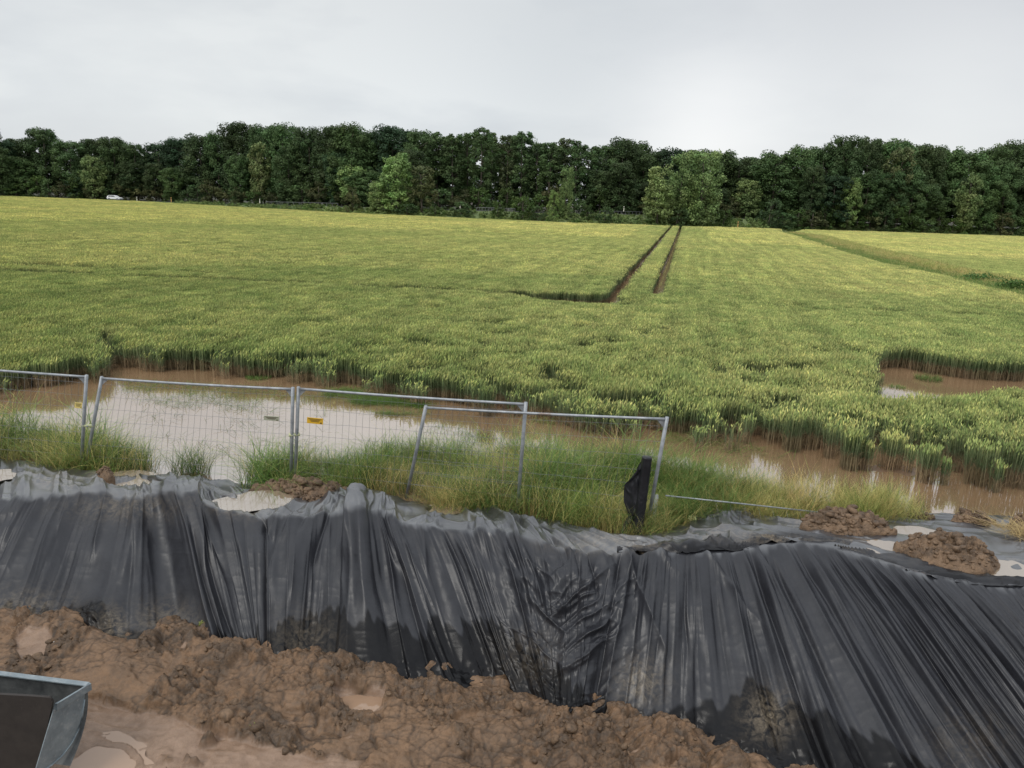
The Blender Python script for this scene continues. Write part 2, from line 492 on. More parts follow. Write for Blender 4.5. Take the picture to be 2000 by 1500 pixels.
near_edge = [(-700, 812), (-300, 785), (0, 766), (60, 762), (130, 744), (190, 734), (222, 716), (300, 720), (400, 726), (500, 736), (560, 738), (640, 746), (700, 754), (760, 768), (850, 780),
             (900, 786), (1000, 800), (1040, 806), (1100, 820), (1150, 833), (1210, 838), (1260, 836), (1300, 830), (1370, 860), (1420, 862), (1480, 850), (1530, 850), (1570, 868),
             (1610, 862), (1640, 866), (1700, 880), (1750, 878), (1800, 866), (1840, 880), (1900, 902), (2000, 912), (2300, 955), (2700, 975)]
NE = P2(near_edge)
fx = np.linspace(-900, 1520, 60)
FE = edge_pt(fx)
right_edge = P2([(1520, 450), (1615, 481), (1720, 510), (1825, 531), (1930, 556), (2000, 573), (2400, 690)], 0.85)
field_poly = np.vstack([NE, right_edge[::-1], FE[::-1]])
r2 = P2([(1559, 452), (1615, 458), (1685, 474), (1790, 498), (1895, 521), (2000, 539), (2600, 640)], 0.85)
fx2 = np.linspace(1575, 3000, 30)
field2_poly = np.vstack([r2, edge_pt(fx2)[::-1]])
strip_poly = np.vstack([right_edge, P2([(2600, 640)], 0.85), r2[::-1]])
pond2 = np.vstack([P2([(1692, 760), (1690, 735), (1702, 722), (1760, 718), (1800, 727), (1850, 734), (1920, 743), (2000, 744), (2600, 775)]),
                   P2([(2600, 788), (2000, 747), (1900, 758), (1800, 770), (1712, 771)], 0.8)])
VP = (1344, 404)
def track(p):
    x0, y0 = p
    return P2([(x0, y0), (x0 + (VP[0] - x0) * 0.5, y0 + (VP[1] - y0) * 0.5), (x0 + (VP[0] - x0) * 0.805, y0 + (VP[1] - y0) * 0.805)])
TR1 = track((1192, 603)); TR2 = track((1280, 596))
CR1 = P2([(-400, 532), (0, 553), (500, 573), (1000, 596), (1190, 606)])
CR2 = P2([(1190, 606), (1400, 618), (2000, 645), (2500, 668)])
CR3 = P2([(-400, 520), (0, 538), (400, 556)])
SLIT = P2([(212, 735), (208, 690)])

CREST = [(-700, 925), (-300, 945), (0, 972), (60, 976), (120, 968), (180, 962), (225, 968), (272, 976), (300, 968), (340, 960), (380, 975), (420, 992), (470, 1002), (520, 1008), (560, 1008), (610, 1006),
         (650, 1000), (690, 992), (730, 1000), (770, 1018), (800, 1026), (850, 1030), (900, 1036), (950, 1038), (1000, 1044), (1050, 1054), (1100, 1066), (1150, 1076), (1200, 1078), (1260, 1076), (1320, 1078),
         (1400, 1078), (1450, 1076), (1500, 1066), (1560, 1060), (1620, 1070), (1700, 1092), (1800, 1124), (1900, 1140), (2000, 1148), (2300, 1175), (2700, 1200)]
BACK = [(-700, 850), (-300, 872), (0, 897), (60, 902), (120, 914), (160, 918), (230, 925), (290, 930), (335, 924), (380, 930), (440, 938), (500, 950), (540, 962), (600, 972), (660, 962), (690, 950), (705, 951), (740, 962),
        (790, 978), (850, 988), (900, 990), (960, 997), (1010, 1002), (1060, 1010), (1120, 1026), (1170, 1040), (1240, 1046), (1300, 1036), (1360, 1018), (1500, 1008), (1700, 1012), (1850, 1018), (2000, 1026), (2300, 1045), (2700, 1070)]
_sk = np.linspace(-700, 2700, 300); _kp = at(_sk, interp(_sk, BACK), 0.08)
def back_y(x):
    return np.interp(x, _kp[:, 0], _kp[:, 1])
# ------------------------------------------------------------------ ground, water
xs = np.unique(np.concatenate([np.linspace(-1500, -60, 12), np.linspace(-60, -14, 24), np.linspace(-14, 16, 260), np.linspace(16, 70, 26), np.linspace(70, 1500, 12)]))
ys = np.unique(np.concatenate([np.linspace(8.2, 34, 250), np.linspace(34, 240, 60), np.linspace(240, 2500, 12)]))
X, Y = np.meshgrid(xs, ys, indexing='ij')
rng = np.random.default_rng(5)
def blurred(poly, r=3):
    mk = poly_in(poly, X, Y).astype(float)
    for _ in range(r):
        mk[1:-1] = (mk[:-2] + mk[1:-1] * 2 + mk[2:]) / 4
        mk[:, 1:-1] = (mk[:, :-2] + mk[:, 1:-1] * 2 + mk[:, 2:]) / 4
    return mk
GZ = -0.09 + 0.05 * (fbm(X * 0.8, Y * 0.8, 4, 3) - 0.5) + 0.02 * (fbm(X * 5, Y * 5, 3, 8) - 0.5)
inf = blurred(field_poly, 2)
GZ += inf * 0.05
grass_polys = [P2([(-500, 900), (-200, 860), (0, 862), (130, 868), (190, 890), (290, 930), (310, 990), (-500, 990)]),
               P2([(330, 935), (360, 915), (400, 920), (425, 950), (400, 1000), (330, 1000)]),
               P2([(500, 960), (530, 930), (600, 925), (650, 925), (740, 905), (850, 905), (1000, 908), (1100, 920), (1200, 938), (1300, 945), (1400, 958), (1500, 970), (1700, 984), (1785, 1000),
                   (1790, 1100), (1180, 1100), (640, 1100), (560, 1100), (500, 1000)])]
for gp in grass_polys: GZ += blurred(gp, 4) * 0.14
mudflat = P2([(1600, 930), (1660, 895), (1760, 905), (1850, 918), (2000, 935), (2400, 960), (2400, 990), (2000, 958), (1860, 948), (1740, 935), (1680, 950)])
GZ += blurred(mudflat, 2) * (0.075 + 0.05 * (fbm(X * 3, Y * 3, 4, 21) - 0.4))
mudback = P2([(640, 742), (1100, 812), (1300, 838), (1500, 862), (1500, 850), (1300, 820), (1100, 800), (640, 730)])
GZ += blurred(mudback, 2) * 0.05
# levelled near the water front; sheet passes under the spoil bank
GZ = np.where(Y < back_y(X) - 0.35, -2.5, GZ)
ground = npmesh('field_ground', np.stack([X, Y, GZ], -1), gridfaces(len(xs), len(ys)), M['soil'], True)
tag(ground, kind='structure')
wx = np.linspace(-60, 60, 80)
WX = np.repeat(wx[:, None], 2, 1); WY = np.stack([back_y(wx) - 0.1, np.full(80, 60.0)], 1)
water = npmesh('flood_water', np.stack([WX, WY, WX * 0], -1), gridfaces(80, 2), M['water'])
tag(water, kind='structure')

# water standing in the wheel tracks beyond the flooded corner
def ribbon(name, line, wdt, z, mt_, kind='structure', y0=None):
    line = np.asarray(line); n = 40
    tt = np.linspace(0, 1, n)
    seg = np.linspace(0, len(line) - 1, n); i0 = np.minimum(seg.astype(int), len(line) - 2)
    P = line[i0] + (line[i0 + 1] - line[i0]) * (seg - i0)[:, None]
    d = np.gradient(P, axis=0); d /= np.linalg.norm(d, axis=1, keepdims=True)
    nn_ = np.stack([-d[:, 1], d[:, 0], d[:, 2] * 0], 1)
    V = np.stack([P - nn_ * wdt / 2, P + nn_ * wdt / 2], 1); V[:, :, 2] = z
    return tag(npmesh(name, V, gridfaces(n, 2), mt_), kind=kind)
ribbon('wheel_track_water', TR2, 0.5, 0.012, M['water'])
ribbon('wheel_track_water', TR1[:2], 0.5, 0.012, M['water'])

# verge, road and wood floor behind the field
px = np.linspace(-900, 3000, 120)
rz = interp(px, ROADZ)
def loft(name, offs, zs, m_, sm=True, noise=0.0):
    rows = []
    for o_, z_ in zip(offs, zs):
        P = edge_pt(px, np.full(px.shape, float(o_)))
        P[:, 2] = z_ if np.isscalar(z_) else z_
        if noise: P[:, 2] += noise * (vnoise(P[:, 0] * 0.4, P[:, 1] * 0.4, 4) - 0.5)
        rows.append(P)
    V = np.stack(rows, 1)
    return tag(npmesh(name, V, gridfaces(len(px), len(offs)), m_, sm), kind='structure')
loft('road_verge', [-0.5, 1.5, 4, 7, 9.9], [-0.3, 0.1, rz * 0.35, rz * 0.8, rz - 0.02], M['verge'], noise=0.3)
loft('country_road', [9.6, 16.4], [rz, rz], M['asphalt'])
loft('woodland_floor', [16, 18, 22, 90, 400], [rz - 0.05, rz - 0.3, rz * 0.7, rz * 0.7, rz * 0.6], M['floor'])

# ------------------------------------------------------------------ plants (numpy meshes)
def blades(rng, n, base_r, hmin, hmax, wid, lean, curl, colf, segs=3, base=None, dirs=None):
    """n bent blades -> V, F, C"""
    if base is None:
        a = rng.uniform(0, 2 * np.pi, n); r = base_r * np.sqrt(rng.uniform(0, 1, n))
        base = np.stack([r * np.cos(a), r * np.sin(a), np.zeros(n)], 1)
    h = rng.uniform(hmin, hmax, n); th = rng.uniform(0, 2 * np.pi, n) if dirs is None else dirs
    le = rng.normal(lean, lean * 0.4, n) ; cu = rng.uniform(0.3, 1, n) * curl
    d = np.stack([np.cos(th), np.sin(th), np.zeros(n)], 1)
    sd_ = np.stack([-np.sin(th), np.cos(th), np.zeros(n)], 1)
    rot = rng.uniform(0, np.pi, n); 
    sd_ = sd_ * np.cos(rot)[:, None] + d * np.sin(rot)[:, None] * 0.6
    V = []; C = []
    for k in range(segs + 1):
        t_ = k / segs
        hor = le * t_ + cu * t_ ** 2.2
        z = t_ * (1 - 0.5 * np.clip(cu, 0, 1.4) * t_ ** 2)
        c = base + d * (hor * h)[:, None] + np.array([0, 0, 1.0]) * (z * h)[:, None]
        wv = wid * (1 - t_ ** 2 * 0.92) * (0.6 + 0.4 * min(1, t_ * 3))
        V += [c - sd_ * wv / 2, c + sd_ * wv / 2]
        cc = colf(rng, n, t_, z * h); C += [cc, cc]
    V = np.stack(V, 1).reshape(-1, 3); C = np.stack(C, 1).reshape(-1, 3)
    k2 = 2 * (segs + 1)
    F = []
    for k in range(segs):
        q = np.array([2 * k, 2 * k + 1, 2 * k + 3, 2 * k + 2])
        F.append(np.arange(n)[:, None] * k2 + q)
    return V, np.concatenate(F), C
def merge(parts):
    V, F, C = [], [], []; o = 0
    for v, f, c in parts:
        V.append(v); F.append(f + o); C.append(c); o += len(v)
    return np.vstack(V), np.vstack(F), np.vstack(C)
def lerp(a, b_, t_): return np.array(a) * (1 - t_) + np.array(b_) * t_

def wheat(rng, n, r, h=0.85, ws=1.0, yellow=0.5, stem=True):
    """n wheat plants in a disc of radius r: stems, leaves, nodding heads"""
    a = rng.uniform(0, 2 * np.pi, n); rr = r * np.sqrt(rng.uniform(0, 1, n))
    base = np.stack([rr * np.cos(a), rr * np.sin(a), np.zeros(n)], 1)
    hh = h * rng.uniform(0.86, 1.05, n)
    tilt = rng.normal(0, 0.05, (n, 2)) + np.stack([np.cos(a), np.sin(a)], 1) * (rr / max(r, 1e-3) * 0.015)[:, None]
    top = base + np.stack([tilt[:, 0] * hh, tilt[:, 1] * hh, hh * 0.87], 1)
    parts = []
    th = rng.uniform(0, 2 * np.pi, n)
    sd_ = np.stack([np.cos(th), np.sin(th), np.zeros(n)], 1)
    yv = np.clip(rng.normal(yellow, 0.22, n), 0, 1)[:, None]
    if stem:
        wv = 0.007 * ws
        low = np.array([0.25, 0.18, 0.11]) * rng.uniform(0.7, 1.3, (n, 1)); mid = np.array([0.13, 0.155, 0.085]) * rng.uniform(0.8, 1.2, (n, 1))
        hi = np.array([0.17, 0.22, 0.095]) * (1 - yv) + np.array([0.34, 0.34, 0.13]) * yv
        V, C = [], []
        for t_, cc in ((0, low * 0.8), (0.38, low * 0.75 + mid * 0.25), (0.60, mid), (1.0, hi)):
            c = base * (1 - t_) + top * t_
            V += [c - sd_ * wv, c + sd_ * wv]; C += [cc, cc]
        V = np.stack(V, 1).reshape(-1, 3); C = np.stack(C, 1).reshape(-1, 3)
        F = np.concatenate([np.arange(n)[:, None] * 8 + np.array([2 * k, 2 * k + 1, 2 * k + 3, 2 * k + 2]) for k in range(3)])
        parts.append((V, F, C))
    # heads: two crossed spindles, nodding one way
    hd = rng.normal(0.9, 0.5, n); L = rng.uniform(0.09, 0.125, n) * (1 + 0.25 * (ws - 1))
    nod = rng.uniform(0.15, 0.85, n)
    dr = np.stack([np.cos(hd) * np.sin(nod), np.sin(hd) * np.sin(nod), np.cos(nod)], 1)
    s1 = np.cross(dr, [0, 0, 1.0]); s1 /= np.linalg.norm(s1, axis=1, keepdims=True); s2 = np.cross(dr, s1)
    hc = np.array([0.255, 0.345, 0.115]) * (1 - yv) + np.array([0.645, 0.62, 0.24]) * yv
    hc = hc * rng.uniform(0.65, 1.35, (n, 1))
    for s_ in (s1, s2):
        wv = (0.0105 * ws)
        q = np.stack([top - dr * 0.005, top + dr * (L * 0.45)[:, None] - s_ * wv, top + dr * (L * 1.0)[:, None], top + dr * (L * 0.45)[:, None] + s_ * wv], 1).reshape(-1, 3)
        cc = np.stack([hc * 0.75, hc, hc * 1.12, hc], 1).reshape(-1, 3)
        parts.append((q, np.arange(n)[:, None] * 4 + np.array([0, 1, 2, 3]), cc))
    # leaves
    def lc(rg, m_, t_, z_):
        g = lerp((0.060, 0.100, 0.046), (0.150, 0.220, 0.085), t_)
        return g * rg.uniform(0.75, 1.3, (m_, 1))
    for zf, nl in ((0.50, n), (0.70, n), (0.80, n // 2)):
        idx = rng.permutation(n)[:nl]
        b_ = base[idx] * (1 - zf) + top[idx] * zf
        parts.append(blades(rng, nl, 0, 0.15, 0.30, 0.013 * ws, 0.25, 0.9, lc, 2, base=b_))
    def dry(rg, m_, t_, z_): return np.array([0.33, 0.24, 0.14]) * rg.uniform(0.5, 1.3, (m_, 1))
    for zf in (0.15, 0.30, 0.42):
        idx = rng.permutation(n)[: int(n * 0.6)]
        parts.append(blades(rng, len(idx), 0, 0.12, 0.26, 0.012 * ws, 0.4, 0.9, dry, 2, base=base[idx] * (1 - zf) + top[idx] * zf))
    return merge(parts)

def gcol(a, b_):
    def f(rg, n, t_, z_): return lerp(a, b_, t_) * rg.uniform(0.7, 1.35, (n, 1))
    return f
def tuft(rng, n, r, h, straw=0.2, wid=0.009, curl=0.8):
    ng = int(n * (1 - straw))
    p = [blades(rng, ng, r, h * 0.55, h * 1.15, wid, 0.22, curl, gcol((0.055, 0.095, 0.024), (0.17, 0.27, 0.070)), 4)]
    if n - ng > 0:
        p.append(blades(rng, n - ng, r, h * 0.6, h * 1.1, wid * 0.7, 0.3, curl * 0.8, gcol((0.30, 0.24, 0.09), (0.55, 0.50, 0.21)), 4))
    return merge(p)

def scatter(name, pts, rotz, scl, idx, protos, tiltv=None):
    """one object whose points carry the plants"""
    me = bpy.data.meshes.new(name)
    me.vertices.add(len(pts)); me.vertices.foreach_set('co', np.asarray(pts, np.float32).ravel())
    a = me.attributes.new('rot', 'FLOAT_VECTOR', 'POINT')
    rv = np.zeros((len(pts), 3), np.float32); rv[:, 2] = rotz
    if tiltv is not None: rv[:, :2] = tiltv
    a.data.foreach_set('vector', rv.ravel())
    a = me.attributes.new('scl', 'FLOAT_VECTOR', 'POINT'); sc = np.asarray(scl, np.float32)
    if sc.ndim == 1: sc = np.repeat(sc[:, None], 3, 1)
    a.data.foreach_set('vector', sc.ravel())
    a = me.attributes.new('idx', 'INT', 'POINT'); a.data.foreach_set('value', np.asarray(idx, np.int32))
    o = bpy.data.objects.new(name, me); COL.objects.link(o)
    ng = bpy.data.node_groups.new(name + '_nodes', 'GeometryNodeTree')
    ng.interface.new_socket('Geometry', in_out='INPUT', socket_type='NodeSocketGeometry')
    ng.interface.new_socket('Geometry', in_out='OUTPUT', socket_type='NodeSocketGeometry')
    N, L = ng.nodes, ng.links
    gi = N.new('NodeGroupInput'); go = N.new('NodeGroupOutput'); jn = N.new('GeometryNodeJoinGeometry')
    def na(nm, dt):
        q = N.new('GeometryNodeInputNamedAttribute'); q.data_type = dt; q.inputs['Name'].default_value = nm; return q.outputs['Attribute']
    ra, sa, ia = na('rot', 'FLOAT_VECTOR'), na('scl', 'FLOAT_VECTOR'), na('idx', 'INT')
    for k, pr in enumerate(protos):
        cmp_ = N.new('FunctionNodeCompare'); cmp_.data_type = 'INT'; cmp_.operation = 'EQUAL'
        ins = [s_ for s_ in cmp_.inputs if s_.type == 'INT']
        L.new(ia, ins[0]); ins[1].default_value = k
        oi = N.new('GeometryNodeObjectInfo'); oi.inputs['Object'].default_value = pr; oi.inputs['As Instance'].default_value = True
        ip = N.new('GeometryNodeInstanceOnPoints')
        L.new(gi.outputs[0], ip.inputs['Points']); L.new(cmp_.outputs[0], ip.inputs['Selection'])
        L.new(oi.outputs['Geometry'], ip.inputs['Instance'])
        L.new(ra, ip.inputs['Rotation']); L.new(sa, ip.inputs['Scale'])
        L.new(ip.outputs[0], jn.inputs[0])
    L.new(jn.outputs[0], go.inputs[0])
    md = o.modifiers.new('plants', 'NODES'); md.node_group = ng
    return o

rng = np.random.default_rng(11)
P_NEAR = []
for k in range(6):
    V, F, C = wheat(rng, 60, 0.27, 0.85, 1.0, (0.28, 0.34, 0.44, 0.30, 0.48, 0.34)[k])
    P_NEAR.append(npmesh('wheat_plants', V, F, M['wheat'], cols=C, link=False))
P_MID = []
for k in range(4):
    V, F, C = wheat(rng, 80, 0.42, 0.85, 1.5, (0.50, 0.58, 0.66, 0.54)[k])
    P_MID.append(npmesh('wheat_plants', V, F, M['wheat'], cols=C, link=False))
P_EDGE = []
for k in range(3):
    V, F, C = wheat(rng, 15, 0.15, 0.78, 1.0, 0.35)
    P_EDGE.append(npmesh('wheat_plants', V, F, M['wheat'], cols=C, link=False))
P_FAR = []
for k in range(3):
    V, F, C = wheat(rng, 120, 0.85, 0.85, 3.2, 0.82, stem=True)
    P_FAR.append(npmesh('wheat_plants', V, F, M['wheat'], cols=C, link=False))

# planting rows run along the tramlines
tdir = TR1[-1] - TR1[0]; tdir /= np.linalg.norm(tdir); tn = np.array([tdir[1], -tdir[0], 0])
def rows(sp_row, sp_along, dmin, dmax, jit=0.35):
    R = dmax
    u = np.arange(-R * 1.1, R * 1.1, sp_row); v = np.arange(-5, R * 1.15, sp_along)
    U, Vv = np.meshgrid(u, v, indexing='ij')
    U = U + rng.uniform(-jit, jit, U.shape) * sp_row; Vv = Vv + rng.uniform(-0.5, 0.5, U.shape) * sp_along
    x = (tn[0] * U + tdir[0] * Vv).ravel(); y = (tn[1] * U + tdir[1] * Vv).ravel()
    d = np.hypot(x, y)
    k = (d >= dmin) & (d < dmax) & (y > 5) & (np.abs(x) < y * 0.80 + 2)
    return x[k], y[k]
def keep_field(x, y, rt_):
    ins = poly_in(field_poly, x, y) | poly_in(field2_poly, x, y)
    ins &= ~poly_in(pond2, x, y)
    e1 = 0.10 * (vnoise(x * 1.3, y * 1.3, 71) - 0.5)
    for ln, wd in ((TR1, 0.36), (TR2, 0.36), (CR1[2:], 0.42), (CR1[:3], 0.46), (CR3, 0.30), (SLIT, 0.10)):
        ins &= seg_dist(x, y, ln) > wd + rt_ + e1 * (0.5 if ln is TR2 or ln is TR1 else 1)
    c2 = seg_dist(x, y, CR2)
    ins &= (c2 > 0.20 + rt_ + e1) | (vnoise(x * 0.35, y * 0.35, 5) > 0.62)
    return ins
pts_, rot_, scl_, idx_ = [], [], [], []
# near zone
x, y = rows(0.25, 0.24, 9, 48)
k = keep_field(x, y, 0.17); x, y = x[k], y[k]
de = seg_dist(x, y, NE)
dpond = seg_dist(x, y, pond2)
patchy = fbm(x * 1.1, y * 1.1, 3, 9)
dist = np.hypot(x, y)
# clumped and open where the water stood
pxx, pyy = proj(np.stack([x, y, x * 0], 1))
openness = np.exp(-de / 0.9) * 0.20 + 0.13 * sstep(900, 1300, pxx) * sstep(660, 780, pyy) * (dpond > 1.5)
k = patchy > (0.28 * (1 - sstep(22, 30, dist)) + openness * 0.95)
k &= ~((patchy < 0.44) & (de < 0.5) & (pxx > 600))
x, y, de, patchy, dist = x[k], y[k], de[k], patchy[k], dist[k]
rgh = (1 - sstep(20, 34, dist) * 0.72) * (0.8 + 0.7 * sstep(300, 1000, proj(np.stack([x, y, x * 0], 1))[0]))
hs = 0.92 + rgh * (0.30 * (fbm(x * 0.8, y * 0.8, 3, 31) - 0.5) + 0.12 * (vnoise(x * 2.2, y * 2.2, 33) - 0.5)) + rng.normal(0, 0.025, len(x))
hs *= 1 - 0.06 * np.exp(-de / 0.6)
low_ = np.clip(1.5 - seg_dist(x, y, P2([(985, 603), (1195, 616)])) / 1.1, 0, 1) * sstep(0, 1, (proj(np.stack([x, y, x * 0], 1))[0] - 960) / 130)
hs *= 1 - 0.62 * low_
dips = sstep(0.60, 0.72, fbm(x * 0.9 + 40, y * 0.9, 3, 131))
hs *= 1 - 0.26 * dips * rgh
pts_.append(np.stack([x, y, np.full(x.shape, -0.02)], 1)); rot_.append(rng.uniform(-0.5, 0.5, len(x))); scl_.append(np.stack([np.ones(len(x)), np.ones(len(x)), hs * 1.0], 1)); idx_.append(rng.integers(0, 6, len(x)))
nnear = len(x)
# thin, drowned plants straggling out from the crop edge
q_ = rng.integers(0, len(NE) - 1, 900); u_ = rng.random((900, 1))
ep = NE[q_] * (1 - u_) + NE[q_ + 1] * u_ + np.stack([rng.normal(0, 0.25, 900), rng.normal(-0.05, 0.30, 900), np.zeros(900)], 1)
epx, epy = proj(ep)
k = (epx > -50) & (epx < 2200) & (vnoise(ep[:, 0] * 2, ep[:, 1] * 2, 55) > np.where(epx > 900, 0.45, 0.62)); ep = ep[k]
pts_.append(ep - np.array([0, 0, 0.02])); rot_.append(rng.uniform(-0.8, 0.8, len(ep))); scl_.append(np.stack([rng.uniform(0.8, 1.3, len(ep)), rng.uniform(0.8, 1.3, len(ep)), rng.uniform(0.55, 0.98, len(ep))], 1)); idx_.append(rng.integers(13, 16, len(ep)))
nt_ = 5.0
x, y = rows(0.5, 0.42, 48, 105); k = keep_field(x, y, 0.28)
xa, ya = rows(0.5, 0.42, 105, 200); ka = keep_field(xa, ya, 0.28) & (np.minimum(seg_dist(xa, ya, TR1), seg_dist(xa, ya, TR2)) < nt_)
x, y = np.concatenate([x[k], xa[ka]]), np.concatenate([y[k], ya[ka]])
hs = 0.93 + 0.18 * (fbm(x * 0.25, y * 0.25, 3, 31) - 0.5) * 0.4 + rng.normal(0, 0.03, len(x))
pts_.append(np.stack([x, y, np.full(x.shape, -0.02)], 1)); rot_.append(rng.uniform(-0.5, 0.5, len(x))); scl_.append(np.stack([np.ones(len(x)), np.ones(len(x)), hs], 1)); idx_.append(rng.integers(6, 10, len(x)))
x, y = rows(0.95, 0.85, 105, 300); k = keep_field(x, y, 0.3) & (np.minimum(seg_dist(x, y, TR1), seg_dist(x, y, TR2)) >= nt_ + 0.3); x, y = x[k], y[k]
hs = 0.95 + 0.14 * (fbm(x * 0.12, y * 0.12, 3, 31) - 0.5) * 0.4 + rng.normal(0, 0.035, len(x))
pts_.append(np.stack([x, y, np.full(x.shape, -0.02)], 1)); rot_.append(rng.uniform(-0.5, 0.5, len(x))); scl_.append(np.stack([np.ones(len(x)), np.ones(len(x)), hs], 1)); idx_.append(rng.integers(10, 13, len(x)))
P = np.vstack(pts_)
side = poly_in(field2_poly, P[:, 0], P[:, 1])
R_, S_, I_ = np.concatenate(rot_), np.vstack(scl_), np.concatenate(idx_)
allp = P_NEAR + P_MID + P_FAR + P_EDGE
o = scatter('wheat_field', P[~side], R_[~side], S_[~side], I_[~side], allp)
tag(o, 'green and yellow wheat crop filling the flooded field up to the wood', 'wheat', kind='stuff')
o = scatter('wheat_field', P[side], R_[side], S_[side], I_[side], allp)
tag(o, 'pale yellow wheat crop beyond the grassy ditch strip', 'wheat', kind='stuff')
print('wheat instances', len(P), nnear)

# grassy ditch strip between the two crops
P_G = []
for k, (n, r, h, st, wd, cu) in enumerate([(110, 0.22, 0.62, 0.12, 0.008, 0.9), (110, 0.25, 0.52, 0.45, 0.007, 0.8), (130, 0.25, 0.70, 0.22, 0.008, 1.0), (120, 0.25, 0.45, 0.75, 0.006, 0.6)]):
    V, F, C = tuft(rng, n, r, h, st, wd, cu); P_G.append(npmesh('grass_blades', V, F, M['grass'], cols=C, link=False))
P_GF = []
for k, st in enumerate((0.1, 0.9)):
    V, F, C = tuft(rng, 110, 0.6, 0.8, st, 0.035, 0.9); P_GF.append(npmesh('grass_blades', V, F, M['grass'], cols=C, link=False))
bx0, bx1 = strip_poly[:, 0].min(), strip_poly[:, 0].max(); by0, by1 = strip_poly[:, 1].min(), strip_poly[:, 1].max()
x = rng.uniform(bx0, bx1, 60000); y = rng.uniform(by0, by1, 60000)
k = poly_in(strip_poly, x, y) & (np.abs(x) < y * 0.9) ; x, y = x[k][:9000], y[k][:9000]
dleft = seg_dist(x, y, right_edge); dright = seg_dist(x, y, r2)
pale = (dright / (dleft + dright + 1e-6) + rng.normal(0, 0.12, len(x))) < 0.36
o = scatter('ditch_grass', np.stack([x, y, x * 0 - 0.02], 1), rng.uniform(0, 6.3, len(x)), np.where(pale, 1.15, rng.uniform(0.75, 1.0, len(x))), pale.astype(int), P_GF)
tag(o, 'rough green grass with a straw coloured border along the ditch', 'grass', kind='stuff')

# ------------------------------------------------------------------ bank grass behind the plastic
gx, gy, gi_, gs = [], [], [], []
for gp, dens in ((grass_polys[0], 24), (grass_polys[2], 27)):
    a0, a1, b0, b1 = gp[:, 0].min(), gp[:, 0].max(), gp[:, 1].min(), gp[:, 1].max()
    n = int((a1 - a0) * (b1 - b0) * dens)
    x = rng.uniform(a0, a1, n); y = rng.uniform(b0, b1, n)
    k = poly_in(gp, x, y) & (y > back_y(x) - 0.12); gx.append(x[k]); gy.append(y[k])
x, y = np.concatenate(gx), np.concatenate(gy)
pxx, pyy = proj(np.stack([x, y, x * 0], 1))
k = ~((pxx > 560) & (pxx < 640) & (pyy > 950)) & (vnoise(x * 1.5, y * 1.5, 12) > 0.18)
x, y, pxx, pyy = x[k], y[k], pxx[k], pyy[k]
strawy = fbm(x * 0.6, y * 0.6, 3, 44) + 0.13 * sstep(1250, 1450, pxx) * (1 - sstep(1650, 1750, pxx)) + 0.22 * (pyy > 985) + 0.12 * (pxx < 150) + rng.normal(0, 0.08, len(x))
idx = np.where(strawy > 0.72, 3, np.where(strawy > 0.56, 1, np.where(rng.random(len(x)) > 0.5, 2, 0)))
sc = rng.uniform(0.8, 1.45, len(x)) * (1.0 + 0.9 * (fbm(x * 0.9, y * 0.9, 3, 3) - 0.5))
sc *= 1 + 0.05 * sstep(1300, 1800, pxx)
tl = rng.normal(0, 0.12, (len(x), 2)); tl[:, 1] += 0.18
o = scatter('bank_grass', np.stack([x, y, x * 0 + 0.02], 1), rng.uniform(0, 6.3, len(x)), sc, idx, P_G, tl)
tag(o, 'long tangled green and straw coloured grass on the bank behind the fence', 'grass', kind='stuff')

def plant_obj(name, V, F, C, loc, label, cat, group=None, m_='grass'):
    o = npmesh(name, V, F, M[m_], cols=C); o.location = tuple(loc)
    return tag(o, label, cat, group)
g_ = 'loose grass tufts'
for (pxl, pyl, n, r, h, st, lb) in [
    (372, 930, 420, 0.34, 0.72, 0.25, 'spiky grass tuft standing alone in the water between the two fence post pairs'),
    (262, 905, 260, 0.30, 0.62, 0.1, 'thin drooping green grass tuft in the water beside the leaning left post'),
    (1465, 748, 0, 0, 0, 0, ''),
]:
    if n:
        V, F, C = tuft(rng, n, r, h, st, 0.008, 0.9); plant_obj('grass_tuft', V, F, C, at(pxl, pyl, 0.0), lb, 'grass tuft', g_)
V, F, C = tuft(rng, 420, 0.42, 0.22, 0.05, 0.010, 0.8); plant_obj('grass_tuft', V, F, C, at(1812, 742, 0.0), 'small bright green grass hummock in the brown far pool', 'grass tuft', g_)
V, F, C = tuft(rng, 160, 0.25, 0.10, 0.05, 0.012, 0.8); plant_obj('grass_tuft', V, F, C, at(1752, 757, 0.0), 'tiny flat green sprig beside the bright reflection in the far pool', 'grass tuft', g_)
V, F, C = tuft(rng, 420, 0.35, 0.10, 0.05, 0.014, 0.8); plant_obj('grass_tuft', V, F, C, at(505, 738, 0.0), 'flat light green weed mat at the foot of the wheat', 'grass tuft', g_)
V, F, C = tuft(rng, 200, 0.28, 0.30, 0.1, 0.012, 0.8); plant_obj('grass_tuft', V, F, C, at(1630, 872, 0.0), 'short bright grass sprout at the foot of the wheat clumps on the right', 'grass tuft', g_)

